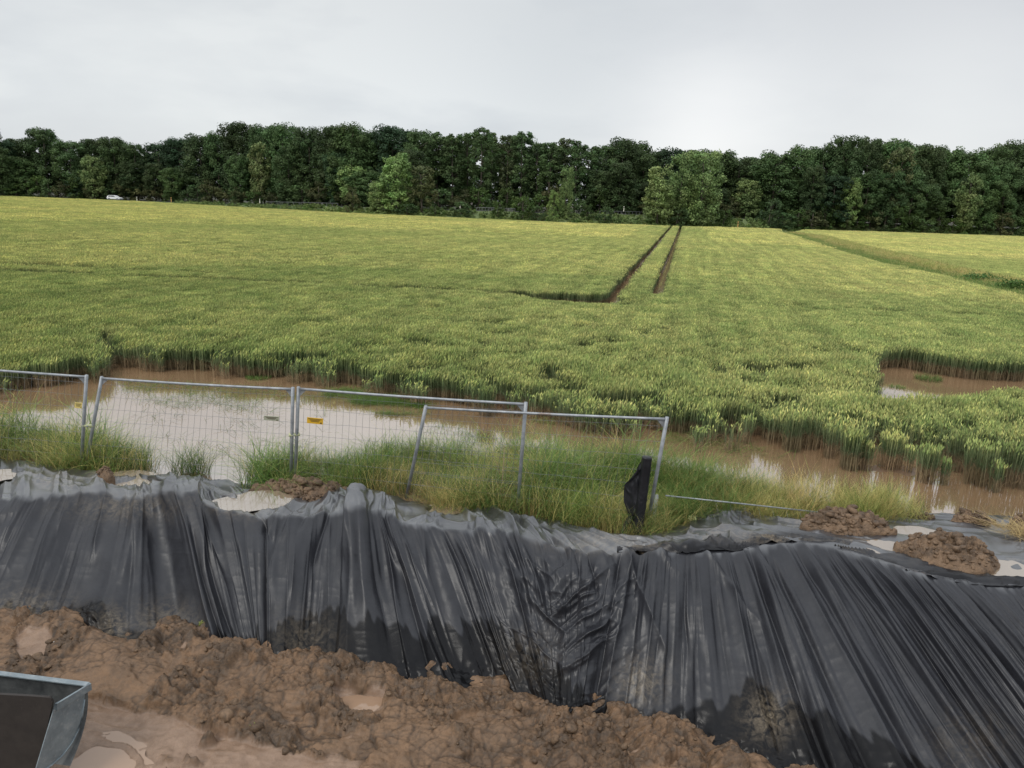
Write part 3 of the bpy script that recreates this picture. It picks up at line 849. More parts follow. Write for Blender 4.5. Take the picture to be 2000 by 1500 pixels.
# weeds floating on the flood water
fl = []
def floaters(poly, n, cmul=1.0):
    poly = P2(poly); a0, a1, b0, b1 = poly[:, 0].min(), poly[:, 0].max(), poly[:, 1].min(), poly[:, 1].max()
    x = rng.uniform(a0, a1, n * 4); y = rng.uniform(b0, b1, n * 4)
    k = poly_in(poly, x, y) & (vnoise(x * 1.4, y * 1.4, 66) + rng.normal(0, 0.1, len(x)) > 0.5); x, y = x[k][:n], y[k][:n]
    b_ = np.stack([x, y, x * 0 + 0.003], 1)
    v, f, c = blades(rng, len(x), 0, 0.10, 0.34, 0.010, 1.0, 0.9, gcol((0.06, 0.09, 0.02), (0.13, 0.20, 0.05)), 4, base=b_)
    v[:, 2] = np.clip(v[:, 2] * 0.4, 0.003, 1); fl.append((v, f, c * cmul))
floaters([(630, 765), (700, 762), (830, 790), (840, 810), (760, 812), (640, 790)], 3800)
floaters([(230, 745), (640, 765), (640, 815), (500, 810), (250, 790)], 1500)
floaters([(840, 830), (960, 850), (940, 870), (840, 860)], 200)
floaters([(1040, 805), (1120, 815), (1110, 835), (1040, 825)], 260)
floaters([(1290, 845), (1480, 865), (1560, 900), (1420, 890), (1290, 870)], 420)
floaters([(250, 800), (640, 830), (620, 900), (440, 900), (300, 850)], 260, 0.6)
floaters([(1700, 745), (1850, 760), (1850, 790), (1700, 770)], 120)
V, F, C = merge(fl)
tag(npmesh('floating_weeds', V, F, M['grass'], cols=C), 'bent green weeds lying on the flood water before the wheat', 'weeds', kind='stuff')

# free-standing wheat clumps in the water
wc = [(1545, 882, 50, 0.20, 0.84, 'narrow wheat clump in the water, left one of a close pair'),
      (1578, 878, 50, 0.19, 0.82, 'narrow wheat clump in the water, right one of a close pair'),
      (1660, 918, 80, 0.21, 0.82, 'tall dark green wheat clump beside a yellowing one at the water edge'),
      (1690, 921, 26, 0.12, 0.62, 'thin yellowing wheat clump leaning beside the dark tall clump'),
      (1735, 916, 64, 0.22, 0.76, 'yellow headed wheat clump standing before the wheat edge on the right'),
      (1806, 942, 60, 0.19, 0.74, 'small blue green wheat clump standing alone on the mud flat'),
      (1868, 920, 70, 0.24, 0.80, 'pale green wheat clump just behind the bushy one on the mud flat'),
      (1908, 948, 90, 0.26, 0.86, 'bushy wheat clump with dry leaves round its foot on the mud flat'),
      (1975, 950, 100, 0.30, 0.86, 'broad wheat clump on the mud flat, the last before the right picture edge'),
      (1228, 850, 26, 0.13, 0.62, 'small sparse wheat clump standing in the pond right of the middle fence post'),
      (950, 813, 50, 0.22, 0.72, 'wheat clump standing in the pond just above the fence rails'),
      (1664, 760, 90, 0.30, 0.80, 'dark wheat clump with brown stems at the left shore of the far pool'),
      (1713, 768, 16, 0.10, 0.55, 'few dark wheat stalks standing in the far pool by the dark clump')]
wc += [(1455, 868, 20, 0.12, 0.66, 'slim green wheat sprig in the water left of the close pair of clumps'),
       (1620, 896, 26, 0.13, 0.70, 'slim wheat clump between the close pair and the tall dark clump'),
       (1770, 924, 18, 0.10, 0.55, 'short thin wheat sprig left of the small blue green clump'),
       (1842, 948, 16, 0.10, 0.50, 'short dry wheat sprig between the lone and the bushy clump'),
       (1940, 962, 22, 0.12, 0.60, 'short wheat sprig at the waterline between the bushy and the broad clump'),
       (1362, 884, 14, 0.10, 0.50, 'few thin wheat stalks in the pond right of the loose fence panel'),
       (1150, 848, 14, 0.10, 0.45, 'few low wheat stalks in the pond behind the top rail of the loose panel'),
       (742, 776, 16, 0.12, 0.55, 'thin wheat sprig at the pond edge above the floating weed mat')]
for a_, b_, n, r, h, lb in wc:
    V, F, C = wheat(rng, int(n * 1.5), r, h + 0.05, 1.0, 0.55 if 'yellow' in lb else 0.12)
    o = plant_obj('wheat_clump', V, F, C, at(a_, b_, -0.02), lb, 'wheat clump', 'wheat clumps standing free in the water', 'wheat')

# ------------------------------------------------------------------ trees
def crown(rng, rx, rz_, n_cl, n_leaf, leaf, base_col, hang=0.5, gaps=0.0, shape=1.0):
    """leaf cards gathered into lumps through a crown; origin at tree base, crown spans z hang*..top"""
    parts = []
    ga = rng.uniform(0, 2 * np.pi, n_cl); u = rng.uniform(-0.95, 1, n_cl)
    rad = rng.uniform(0.45, 1.0, n_cl) ** 0.6
    lump = 0.80 + 0.28 * np.sin(ga * 2 + rng.uniform(0, 6)) * np.cos(u * 4 + rng.uniform(0, 6))
    hr = np.sqrt(1 - (u * 0.96) ** 2) ** shape * rx * rad * lump
    cr_k = 0.33
    C0 = np.stack([hr * np.cos(ga), hr * np.sin(ga), u * rz_ * (0.86 + 0.14 * rad)], 1)
    cr = rng.uniform(0.5, 1.05, n_cl) * min(rx, 5.5) * 0.30
    nl = n_leaf
    d = rng.normal(0, 1, (n_cl, nl, 3)); d /= np.linalg.norm(d, axis=2, keepdims=True)
    d[:, :, 2] = d[:, :, 2] * 0.75 + 0.12
    rr = rng.uniform(0.35, 1.08, (n_cl, nl, 1)) ** 0.5
    pos = C0[:, None, :] + d * rr * cr[:, None, None]
    pos = pos.reshape(-1, 3); n = len(pos)
    nrm = d.reshape(-1, 3) + rng.normal(0, 0.55, (n, 3)); nrm[:, 2] += 0.5; nrm /= np.linalg.norm(nrm, axis=1, keepdims=True)
    a = np.cross(nrm, rng.normal(0, 1, (n, 3))); a /= np.linalg.norm(a, axis=1, keepdims=True); b_ = np.cross(nrm, a)
    s_ = leaf * rng.uniform(0.5, 1.2, (n, 1))
    V = np.stack([pos - a * s_, pos - b_ * s_ * 0.6, pos + a * s_, pos + b_ * s_ * 0.6], 1).reshape(-1, 3)
    F = np.arange(n)[:, None] * 4 + np.array([0, 1, 2, 3])
    cl = np.repeat(rng.uniform(0.7, 1.3, n_cl), nl)[:, None] * rng.uniform(0.9, 1.1, (n, 1))
    hue = np.repeat(rng.normal(0, 1, n_cl), nl)[:, None]
    col = np.array(base_col) * cl * (1 + hue * np.array([0.07, 0.02, 0.04]))
    C = np.repeat(np.clip(col, 0.005, 1), 4, axis=0)
    return V, F, C, C0, cr
def trunk_mesh(rng, h, r0, C0, nlimb=7):
    mb = MB()
    bend = rng.normal(0, 0.02 * h, (5, 2)); bend[0] = 0
    z = np.linspace(-0.4, h, 5)
    pts = np.stack([np.cumsum(bend[:, 0]) * 0.3, np.cumsum(bend[:, 1]) * 0.3, z], 1)
    mb.tube(pts, np.linspace(r0, r0 * 0.3, 5), 7)
    for i in rng.permutation(len(C0))[:nlimb]:
        zt = np.clip(C0[i, 2] - abs(rng.normal(1.5, 0.6)), 0.25 * h, 0.95 * h)
        st = np.array([np.interp(zt, z, pts[:, 0]), np.interp(zt, z, pts[:, 1]), zt])
        md = (st + C0[i]) / 2 + np.array([0, 0, 0.3])
        mb.tube([st, md, C0[i]], [r0 * 0.35, r0 * 0.22, r0 * 0.08], 5)
    return mb
def tree_proto(seed, H, rx, base_col, trunk_clear=0.15, n_cl=95, n_leaf=55, leaf=0.30, shape=0.8):
    rg = np.random.default_rng(seed)
    rz_ = H * (1 - trunk_clear) / 2
    V, F, C, C0, cr = crown(rg, rx, rz_, n_cl, n_leaf, leaf, base_col, shape=shape)
    zc = H - rz_ - 0.1
    V[:, 2] += zc; C0 = C0 + np.array([0, 0, zc])
    top = V[:, 2].max(); k = H / top; V[:, 2] *= k; C0[:, 2] *= k
    cm = npmesh('crown', V, F, M['leaf'], cols=C, link=False)
    tm = trunk_mesh(rg, H * 0.8, 0.05 + H * 0.013, C0, 9)
    tb = npmesh('trunk', np.vstack(tm.V), tm.F, M['bark'], True, link=False)
    return cm.data, tb.data, H
DG = (0.072, 0.116, 0.046); MG = (0.092, 0.150, 0.056); LG = (0.24, 0.345, 0.115); BR = (0.120, 0.135, 0.058); YG = (0.20, 0.23, 0.09)
PR = {
 'wood': [tree_proto(100 + i, 20, rx, c, tc, int(ncl * 0.8), 110, 0.29, sh) for i, (rx, c, tc, ncl, sh) in enumerate([
     (6.2, DG, 0.04, 210, 0.6), (5.8, DG, 0.06, 190, 0.5), (6.8, MG, 0.04, 230, 0.7), (5.6, (0.062, 0.094, 0.040), 0.08, 180, 0.5), (6.6, (0.050, 0.090, 0.045), 0.05, 220, 0.7)])],
 'thin': [tree_proto(200 + i, 20, rx, c, tc, ncl, 50, 0.32, sh) for i, (rx, c, tc, ncl, sh) in enumerate([
     (3.3, DG, 0.18, 85, 0.4), (3.4, (0.070, 0.092, 0.042), 0.2, 95, 0.4), (3.6, DG, 0.16, 90, 0.5)])],
 'light': [tree_proto(300 + i, 12, rx, c, 0.05, 110, 60, 0.24, 0.7) for i, (rx, c) in enumerate([(3.6, LG), (3.4, (0.21, 0.275, 0.105)), (4.0, (0.225, 0.31, 0.115))])],
 'yellow': [tree_proto(330, 12, 3.6, YG, 0.05, 90, 50, 0.26, 0.7)],
 'brown': [tree_proto(340, 14, 3.6, BR, 0.1, 90, 50, 0.26, 0.7)],
 'shrub': [tree_proto(400 + i, 4, rx, c, -0.12, 46, 46, 0.17, 0.7) for i, (rx, c) in enumerate([(2.2, (0.06, 0.10, 0.028)), (2.4, DG), (2.1, (0.085, 0.095, 0.04))])],
}
rt = random.Random(4)
def put_tree(name, kind, i, pxl, off, top_y=None, Hh=None, width=None, label='', cat='tree', group=None, z0=None):
    P = edge_at(float(pxl), float(off))
    rzv = float(interp(pxl, ROADZ))
    if z0 is None:
        z0 = rzv * 0.7 if off > 16 else (rzv * sstep(1.5, 9, float(off)))
    cd, td, H = PR[kind][i % len(PR[kind])]
    if top_y is not None: Hh = max(1.0, z_for(P, top_y) - z0)
    k = Hh / H
    kx = k if width is None else width
    e = empty(name, (P[0], P[1], z0), label, cat, group)
    e.rotation_euler = (0, 0, rt.uniform(0, 6.28)); e.scale = (kx, kx, k)
    for nm, d in (('crown', cd), ('trunk', td)):
        c = bpy.data.objects.new(nm, d); COL.objects.link(c); c.parent = e
    return e
# skyline rows read from the photograph
SKY_TOP = [(-900, 245), (-200, 255), (0, 258), (30, 258), (55, 270), (80, 255), (110, 250), (150, 256), (185, 268), (230, 262), (290, 260), (330, 270), (375, 268), (395, 250), (440, 244), (510, 234), (560, 244),
           (620, 242), (680, 240), (760, 246), (800, 250), (830, 258), (880, 250), (940, 254), (985, 258), (1040, 264), (1100, 258), (1140, 266), (1180, 270), (1250, 276), (1300, 283), (1350, 282), (1400, 292),
           (1440, 290), (1480, 292), (1510, 288), (1550, 276), (1620, 264), (1680, 270), (1760, 272), (1820, 284), (1870, 290), (1920, 284), (1960, 276), (2000, 270), (2300, 270), (3000, 310)]
belt = 'trees of the woodland belt beyond the road'
def belt_label(x):
    if x < 380: return 'dark broadleaf tree in the wood behind the road with the white car'
    if x < 830: return 'tall dark broadleaf tree in the highest stretch of the wood'
    if x < 1180: return 'tall thin trunked tree in the airy middle of the wood'
    if x < 1500: return 'dark tree in the dip of the wood skyline behind the rounded trees'
    return 'dark dense tree in the wood behind the right hand field'
xp = -560.0; i = 0
while xp < 2560:
    airy = 830 < xp < 1150
    sp = rt.uniform(20, 30) if airy else rt.uniform(34, 50)
    fo_ = 13.0 if xp > 1490 else 0.0
    ty = float(interp(xp, SKY_TOP)) + rt.choice([-6, -3, 0, 3, 6, 10, 16])
    put_tree('woodland_tree', 'thin' if airy else 'wood', rt.randrange(9), xp, rt.uniform(24, 32) - fo_, ty, label=belt_label(xp), group=belt, width=rt.uniform(0.85, 1.15))
    if not airy or rt.random() < 0.42:
        put_tree('woodland_tree', 'wood', rt.randrange(9), xp + rt.uniform(-20, 20), rt.uniform(36, 46) - fo_, ty + rt.uniform(2, 16), label=belt_label(xp), group=belt, width=rt.uniform(0.9, 1.2))
    if (not airy) and rt.random() < 0.75:
        # lower front tree of the wood edge
        put_tree('woodland_tree', 'wood', rt.randrange(9), xp + rt.uniform(-18, 18), rt.uniform(19, 22) - fo_, ty + rt.uniform(28, 80), label=belt_label(xp), group=belt, width=rt.uniform(0.6, 0.85))
    xp += sp; i += 1
# understorey at the wood's foot
xp = -540.0
while xp < 2560:
    put_tree('woodland_shrub', 'shrub', rt.randrange(3), xp, rt.uniform(18, 20) - (14.5 if xp > 1480 else 0), None, rt.uniform(3.5, 7.5), rt.uniform(1.2, 1.9),
             'dark shrub filling the foot of the wood ' + ('on the left' if xp < 660 else 'behind the hedge shrubs' if xp < 1500 else 'on the right'), 'shrub', 'shrubs along the foot of the wood')
    xp += rt.uniform(20, 34)
# single trees and shrubs that stand out
sp_ = [('roadside_tree', 'wood', 0, 6, 17.5, 285, 0.7, 'dark round tree cut by the left picture edge behind the field', 'tree'),
       ('roadside_tree', 'light', 1, 185, 18, 300, 1.2, 'dull green tree left of the white car with lighter sprays', 'tree'),
       ('roadside_tree', 'yellow', 0, 512, 23, 275, 1.0, 'yellowish green tree standing out of the dark wood on the left', 'tree'),
       ('roadside_tree', 'light', 2, 690, 20, 320, 1.1, 'fresh green tree at the wood edge left of the hedge trees', 'tree'),
       ('hedge_tree', 'light', 0, 775, 5, 296, 1.35, 'tall light green hedge tree with a pointed top before the wood', 'tree'),
       ('hedge_tree', 'brown', 0, 823, 5.5, 322, 1.05, 'brownish green hedge tree touching the tall light green one', 'tree'),
       ('hedge_tree', 'light', 1, 737, 4.5, 352, 0.8, 'low rounded olive tree left of the tall light green hedge tree', 'tree'),
       ('hedge_tree', 'shrub', 2, 688, 4.5, 363, 1.0, 'small olive shrub at the left end of the hedge trees', 'shrub'),
       ('hedge_tree', 'light', 2, 1103, 6, 322, 0.50, 'slim light green hedge tree in the middle of the bank', 'tree'),
       ('hedge_tree', 'light', 0, 1080, 4, 370, 0.45, 'bushy bright green young tree at the foot of the slim hedge tree', 'tree'),
       ('hedge_tree', 'light', 1, 1282, 3.5, 318, 1.2, 'left one of the two big rounded hedge trees by the wheel tracks', 'tree'),
       ('hedge_tree', 'light', 2, 1325, 5.5, 292, 1.0, 'middle crown rising between the big rounded hedge trees', 'tree'),
       ('hedge_tree', 'light', 2, 1366, 3.5, 288, 1.35, 'right one of the two big rounded hedge trees by the wheel tracks', 'tree'),
       ('roadside_tree', 'light', 1, 1452, 17.5, 346, 1.1, 'lighter rounded tree just right of the big hedge trees', 'tree'),
       ('roadside_tree', 'brown', 0, 1740, 7, 285, 1.1, 'brownish tree rising from the dark wood on the right', 'tree'),
       ('roadside_tree', 'light', 0, 1650, 4, 345, 1.0, 'mid green tree low in the dark wood edge on the right', 'tree'),
       ('roadside_tree', 'light', 1, 1880, 4, 335, 1.0, 'greener tree low at the wood edge near the right picture edge', 'tree'),
       ('hedge_shrub', 'shrub', 1, 900, 4, 392, 1.3, 'broad dark shrub right of the hedge trees', 'shrub'),
       ('hedge_shrub', 'shrub', 0, 972, 4.5, 391, 0.8, 'small pointed green shrub on the bank between two wider ones', 'shrub'),
       ('hedge_shrub', 'shrub', 0, 1020, 4, 381, 1.35, 'dome shaped dense green shrub on the road bank', 'shrub'),
       ('hedge_shrub', 'shrub', 1, 1050, 3, 400, 0.9, 'low shrub between the dome shaped one and the young tree', 'shrub'),
       ('hedge_shrub', 'shrub', 0, 1145, 5, 398, 0.7, 'low bright shrub right of the slim hedge tree', 'shrub'),
       ('hedge_shrub', 'shrub', 1, 1180, 2, 401, 0.95, 'dark ball shaped shrub at the field edge before the open bank', 'shrub'),
       ('hedge_shrub', 'shrub', 0, 1412, 4, 408, 1.1, 'green shrub at the right foot of the big hedge trees', 'shrub'),
       ('hedge_shrub', 'shrub', 0, 850, 3, 402, 1.1, 'low leafy shrub at the right foot of the brownish hedge tree', 'shrub'),
       ('hedge_shrub', 'shrub', 1, 795, 2.5, 396, 1.5, 'dense low shrub under the tall light green hedge tree', 'shrub'),
       ('hedge_shrub', 'shrub', 1, 1320, 2.5, 405, 1.6, 'dark low shrub under the big rounded hedge trees', 'shrub')]
for nm, kd, i, pxl, off, ty, wd, lb, cat in sp_:
    put_tree(nm, kd, i, pxl, off, ty, width=wd, label=lb, cat=cat)
# trees that tower over the left edge
put_tree('roadside_tree', 'wood', 1, -8, 20, 232, width=0.62, label='loose topped tall tree in the top left of the wood', cat='tree')
# hedge undergrowth along the field edge
ux, uo, us = [], [], []
pxs = rng.uniform(-600, 2700, 3600)
offs = rng.uniform(0.6, 9.3, 3600)
P = edge_pt(pxs, offs); rzv = interp(pxs, ROADZ)
P[:, 2] = np.interp(offs, [0, 1.5, 4, 7, 9.9], [0, 0.1, 0.35, 0.8, 1.0]) * rzv
lush = np.where((pxs > 330) & (pxs < 1500), 1.0, 0.5)
V, F, C, C0, cr = crown(np.random.default_rng(77), 1.0, 0.55, 16, 26, 0.16, (0.115, 0.185, 0.052)); V[:, 2] += 0.4
pu = npmesh('undergrowth_leaves', V, F, M['leaf'], cols=C, link=False)
V, F, C, C0, cr = crown(np.random.default_rng(78), 1.0, 0.5, 14, 24, 0.14, (0.21, 0.27, 0.095)); V[:, 2] += 0.35
pu2 = npmesh('undergrowth_leaves', V, F, M['leaf'], cols=C, link=False)
ii = rng.choice([0, 1, 1, 2, 2], len(pxs)); big = fbm(pxs * 0.02, offs * 0.2, 2, 8)
sc = lush * rng.uniform(0.5, 1.0, len(pxs)) * (0.6 + 0.9 * big) * np.where(pxs < 330, 0.75, 1)
tight = (pxs > 1500)
sc = np.where(offs > 7.5, sc * 0.55, sc)
o = scatter('verge_undergrowth', P, rng.uniform(0, 6.3, len(pxs)), sc, ii, [pu, pu2, P_GF[0]])
tag(o, 'low brambles, nettles and grass covering the road bank', 'undergrowth', kind='stuff')
# nettles in the ditch at the right
g_ = 'nettle patches in the ditch'
for (a_, b_, s_, lb) in [(1915, 548, 1.1, 'dark leafy nettle patch in the grassy ditch, the left one'), (1990, 566, 1.3, 'dark leafy nettle patch in the grassy ditch at the right picture edge')]:
    V, F, C, C0, cr = crown(np.random.default_rng(a_), 1.5 * s_, 0.35 * s_, 40, 60, 0.08, (0.075, 0.14, 0.035)); V[:, 2] += 0.30 * s_
    plant_obj('nettle_patch', V, F, C, at(a_, b_, 0.4) * np.array([1, 1, 0]), lb, 'nettles', g_, 'leaf')

# ------------------------------------------------------------------ car, marker posts, guard rail
def place_car():
    P = edge_at(225.0, 12.0); zr = float(interp(225, ROADZ))
    e = empty('parked_car', (P[0], P[1], zr), 'small white hatchback seen side on, driving along the road before the wood', 'car')
    e.name = 'hatchback_car'
    d = edge_pt(np.array(260.0), np.array(12.0)) - edge_pt(np.array(190.0), np.array(12.0))
    e.rotation_euler = (0, 0, math.atan2(d[1], d[0]))
    prof = [(-2.1, 0.35), (-2.15, 0.75), (-2.05, 1.0), (-1.75, 1.38), (-1.2, 1.47), (0.1, 1.46), (0.55, 1.30), (1.0, 0.98), (1.75, 0.85), (2.1, 0.68), (2.15, 0.35)]
    mb = MB()
    n = len(prof); V = []
    for yv, ins in ((-0.86, 0), (0.86, 0)):
        V += [(x_, yv * (0.86 if z_ > 1.05 else 1.0), z_) for x_, z_ in prof]
    F = [tuple(range(n))[::-1], tuple(range(n, 2 * n))] + [(i, (i + 1) % n, (i + 1) % n + n, i + n) for i in range(n)]
    mb.add(V, F); mb.build('body', M['car_white'], e)
    mb = MB()
    for sgn in (-1, 1):
        for poly in ([(-1.65, 1.02), (-1.5, 1.32), (-0.85, 1.36), (-0.85, 1.02)], [(-0.78, 1.02), (-0.78, 1.36), (0.05, 1.36), (0.45, 1.24), (0.75, 1.02)]):
            mb.slab([(x_, sgn * (0.84 - (z_ - 1.02) * 0.28), z_) for x_, z_ in poly], (0, 1, 0), 0.05)
    mb.build('side_window', M['car_glass'], e)
    for x_ in (-1.35, 1.35):
        for sgn in (-1, 1):
            mb = MB(); mb.tube([(x_, sgn * 0.88, 0.32), (x_, sgn * 0.68, 0.32)], 0.32, 16)
            wo_ = mb.build('wheel', M['rubber'], e)
            mb = MB(); mb.tube([(x_, sgn * 0.895, 0.32), (x_, sgn * 0.87, 0.32)], 0.19, 12)
            mb.build('rim', M['galv'], wo_)
    for sgn in (-1, 1):
        mb = MB(); mb.box((2.06, sgn * 0.62, 0.68), (0.06, 0, 0), (0, 0.16, 0), (0, 0, 0.07)); mb.build('headlight', M['pale_sign'], e)
        mb = MB(); mb.box((-2.1, sgn * 0.66, 0.88), (0.05, 0, 0), (0, 0.12, 0), (0, 0, 0.1)); mb.build('tail_light', M['light_red'], e)
place_car()
for (a_, ty, by, off, mt_, lb) in [(268, 385, 393, 8.6, 'post_white', 'white road marker post just right of the white car'), (335, 386, 396, 8.6, 'post_yellow', 'yellowish road marker post second to the right of the white car'),
                          (508, 389, 396, 9.2, 'post_white', 'white road marker post left of the guard rail'), (898, 400, 408, 9.0, 'post_white', 'pale road marker post above the broad dark shrub'),
                          (1216, 404, 412, 9.0, 'post_white', 'white road marker post on the open bank before the big trees'), (1440, 433, 446, 0.3, 'post_yellow', 'orange brown marker post at the field edge right of the big trees')]:
    P = edge_at(float(a_), off); zb_ = z_for(P, by); zt_ = z_for(P, ty)
    e = empty('marker_post', (P[0], P[1], zb_), lb, 'marker post', 'marker posts along the road')
    mb = MB(); mb.box((0, 0, (zt_ - zb_) / 2), (0.09, 0, 0), (0, 0.07, 0), (0, 0, (zt_ - zb_) / 2 + 0.1)); mb.build('shaft', M[mt_], e)
    mb = MB(); mb.box((0, 0, (zt_ - zb_) * 0.78), (0.096, 0, 0), (0, 0.076, 0), (0, 0, 0.09)); mb.build('reflector_band', M['rubber'], e)
def guard_rail(x0, x1, lb):
    xs_ = np.linspace(x0, x1, 14); P = np.array([edge_at(v, 9.5) for v in xs_]); z_ = interp(xs_, ROADZ)
    o_ = P[0].copy(); o_[2] = z_[0]
    e = empty('guard_rail', o_, lb, 'guard rail', 'guard rails along the road')
    mb = MB(); Q = P.copy(); Q[:, 2] = z_ + 0.72
    for dz, r in ((0.0, 0.05),): mb.tube(Q + np.array([0, 0, dz]) - o_, r, 6)
    mb.build('rail', M['wire_grey'], e)
    for i in range(0, 14):
        mb = MB(); mb.box(P[i] - o_ + np.array([0, 0.1, z_[i] + 0.3]), (0.05, 0, 0), (0, 0.05, 0), (0, 0, 0.4)); mb.build('post', M['wire_grey'], e)
guard_rail(520, 660, 'steel guard rail on the road left of the hedge trees')
guard_rail(930, 1005, 'steel guard rail on the road above the dome shaped shrub')
guard_rail(1170, 1262, 'steel guard rail on the road left of the big rounded trees')

# ------------------------------------------------------------------ spoil bank covered in black plastic sheet
BOTX = [(-700, -950), (-300, -520), (0, -150), (80, -40), (150, 60), (240, 150), (275, 262), (310, 350), (345, 430), (400, 490), (515, 520), (560, 545), (600, 575), (660, 630), (700, 715), (740, 820), (780, 890), (850, 965), (900, 1020),
        (980, 1070), (1100, 1098), (1200, 1135), (1260, 1205), (1300, 1275), (1350, 1355), (1400, 1470), (1450, 1600), (1500, 1730), (1560, 1890), (1620, 2030), (1700, 2160), (1800, 2300), (2000, 2560), (2300, 2900), (2700, 3350)]
BOTY = [(-950, 1110), (-500, 1165), (-150, 1200), (0, 1222), (90, 1215), (150, 1230), (200, 1262), (250, 1262), (300, 1245), (350, 1232), (400, 1262), (430, 1282), (500, 1290), (545, 1310), (600, 1300), (640, 1318), (690, 1332),
        (750, 1340), (800, 1330), (850, 1344), (900, 1342), (950, 1330), (1000, 1338), (1040, 1370), (1100, 1402), (1150, 1395), (1200, 1415), (1260, 1432), (1330, 1428), (1400, 1482), (1480, 1496), (1560, 1520),
        (1650, 1558), (1800, 1580), (2000, 1650), (2300, 1750), (2800, 1880), (3350, 2000)]
ZB = [(-950, -0.55), (0, -0.68), (400, -0.85), (1000, -1.0), (1400, -1.1), (3350, -1.2)]
PUDDLES_TOP = [([(425, 978), (470, 968), (550, 964), (570, 984), (505, 994), (430, 992)], 0.305), ([(-40, 925), (30, 920), (46, 927), (10, 936), (-40, 938)], 0.22),
               ([(832, 992), (870, 986), (912, 992), (890, 1002), (845, 1002)], 0.13), ([(180, 938), (300, 932), (320, 940), (230, 950)], 0.17), ([(1236, 1068), (1285, 1066), (1288, 1074), (1245, 1076)], 0.30)]
ns, nt1, nt2 = 2100, 60, 170
s = np.linspace(-420, 2420, ns)
zc = 0.36 + 0.0 * s
zc += 0.20 * np.exp(-((s - 342) / 30) ** 2) + 0.20 * np.exp(-((s - 702) / 28) ** 2)
zk = 0.10 + 0.34 * np.exp(-((s - 334) / 34) ** 2) + 0.36 * np.exp(-((s - 702) / 26) ** 2) + 0.04 * (vnoise(s / 60, s * 0, 3) - 0.5)
cy = interp(s, CREST) ; ky = interp(s, BACK)
Cp = at(s, cy, zc)
# the back edge keeps the same image column trend but leans with the berm
Kp = at(s + 6 * np.sin(s / 90.0), ky, zk)
bx = smoothi(s, BOTX); by = interp(bx, BOTY) + 14
Bp = at(bx, by, interp(bx, ZB) - 0.08)
t1 = np.linspace(0, 1, nt1)[:-1]; t2 = np.linspace(0, 1, nt2)
A = Kp[:, None, :] * (1 - t1)[None, :, None] + Cp[:, None, :] * t1[None, :, None]
A[:, :, 2] += (0.05 * np.sin(np.pi * t1))[None, :]
B_ = Cp[:, None, :] * (1 - t2)[None, :, None] + Bp[:, None, :] * t2[None, :, None]
bul = 0.10 * np.sin(np.pi * t2) * (1 - t2 * 0.9) - 0.09 * np.sin(np.pi * np.clip((t2 - 0.25) / 0.75, 0, 1)) * 0.5
hn = (Bp - Cp); hn[:, 2] = 0; hn /= np.linalg.norm(hn, axis=1, keepdims=True)
B_ += hn[:, None, :] * bul[None, :, None] * 0.8
B_[:, :, 2] += bul[None, :] * 0.6
Pb = np.concatenate([A, B_], 1); nt = Pb.shape[1]
tt = np.concatenate([t1 - 1, t2])                       # -1 back edge .. 0 crest .. 1 foot
# soften the crest line
for _ in range(6):
    sl = slice(nt1 - 8, nt1 + 8)
    Pb[:, nt1 - 8:nt1 + 8] = (Pb[:, nt1 - 9:nt1 + 7] + 2 * Pb[:, nt1 - 8:nt1 + 8] + Pb[:, nt1 - 7:nt1 + 9]) / 4
SS = np.repeat(s[:, None], nt, 1); TT = np.repeat(tt[None, :], ns, 0)
D = np.zeros((ns, nt))
rg = np.random.default_rng(3)
ds = s[1] - s[0]
def add_fold(s0, wpx, amp, ta, tb, drift=0.0, wob=0.0, asym=1.0, p=1.25):
    seed = rg.integers(1, 9999)
    line = s0 + drift * (tt) + wob * (vnoise(tt * 3.1 + 5, tt * 0 + seed * 0.37, int(seed)) - 0.5) * 2
    lo = int((line.min() - 7 * wpx - s[0]) / ds); hi = int((line.max() + 7 * wpx - s[0]) / ds)
    lo, hi = max(lo, 0), min(hi, ns)
    if hi <= lo: return
    x_ = (s[lo:hi, None] - line[None, :]) / wpx
    x_ = np.where(x_ > 0, x_ * asym, x_ / asym)
    env = sstep(ta - 0.06, ta + 0.10, tt) * (1 - sstep(tb - 0.18, tb + 0.04, tt))
    D[lo:hi] += amp * np.exp(-np.abs(x_) ** p) * env[None, :]
# many fine folds running down the slope
for k in range(900):
    s0 = rg.uniform(-420, 2420)
    wpx = float(np.clip(rg.lognormal(1.15, 0.5), 1.6, 11))
    if s0 < 1230 and rg.random() < 0.62: continue
    dens = 1.0 + 0.9 * (s0 > 1230)
    a = 0.0032 * wpx * rg.uniform(0.2, 1.7) * (1 if rg.random() < 0.62 else -1) * (1.25 if s0 > 1240 else 0.8)
    ta = rg.choice([-0.02, 0.0, 0.05, 0.25, 0.5], p=[0.35, 0.25, 0.15, 0.15, 0.10]); tb = ta + rg.uniform(0.35, 1.1)
    add_fold(s0, wpx, a, ta, tb, rg.normal(0, 8), rg.uniform(0, 5), rg.uniform(0.5, 1.9), rg.uniform(0.85, 1.3))
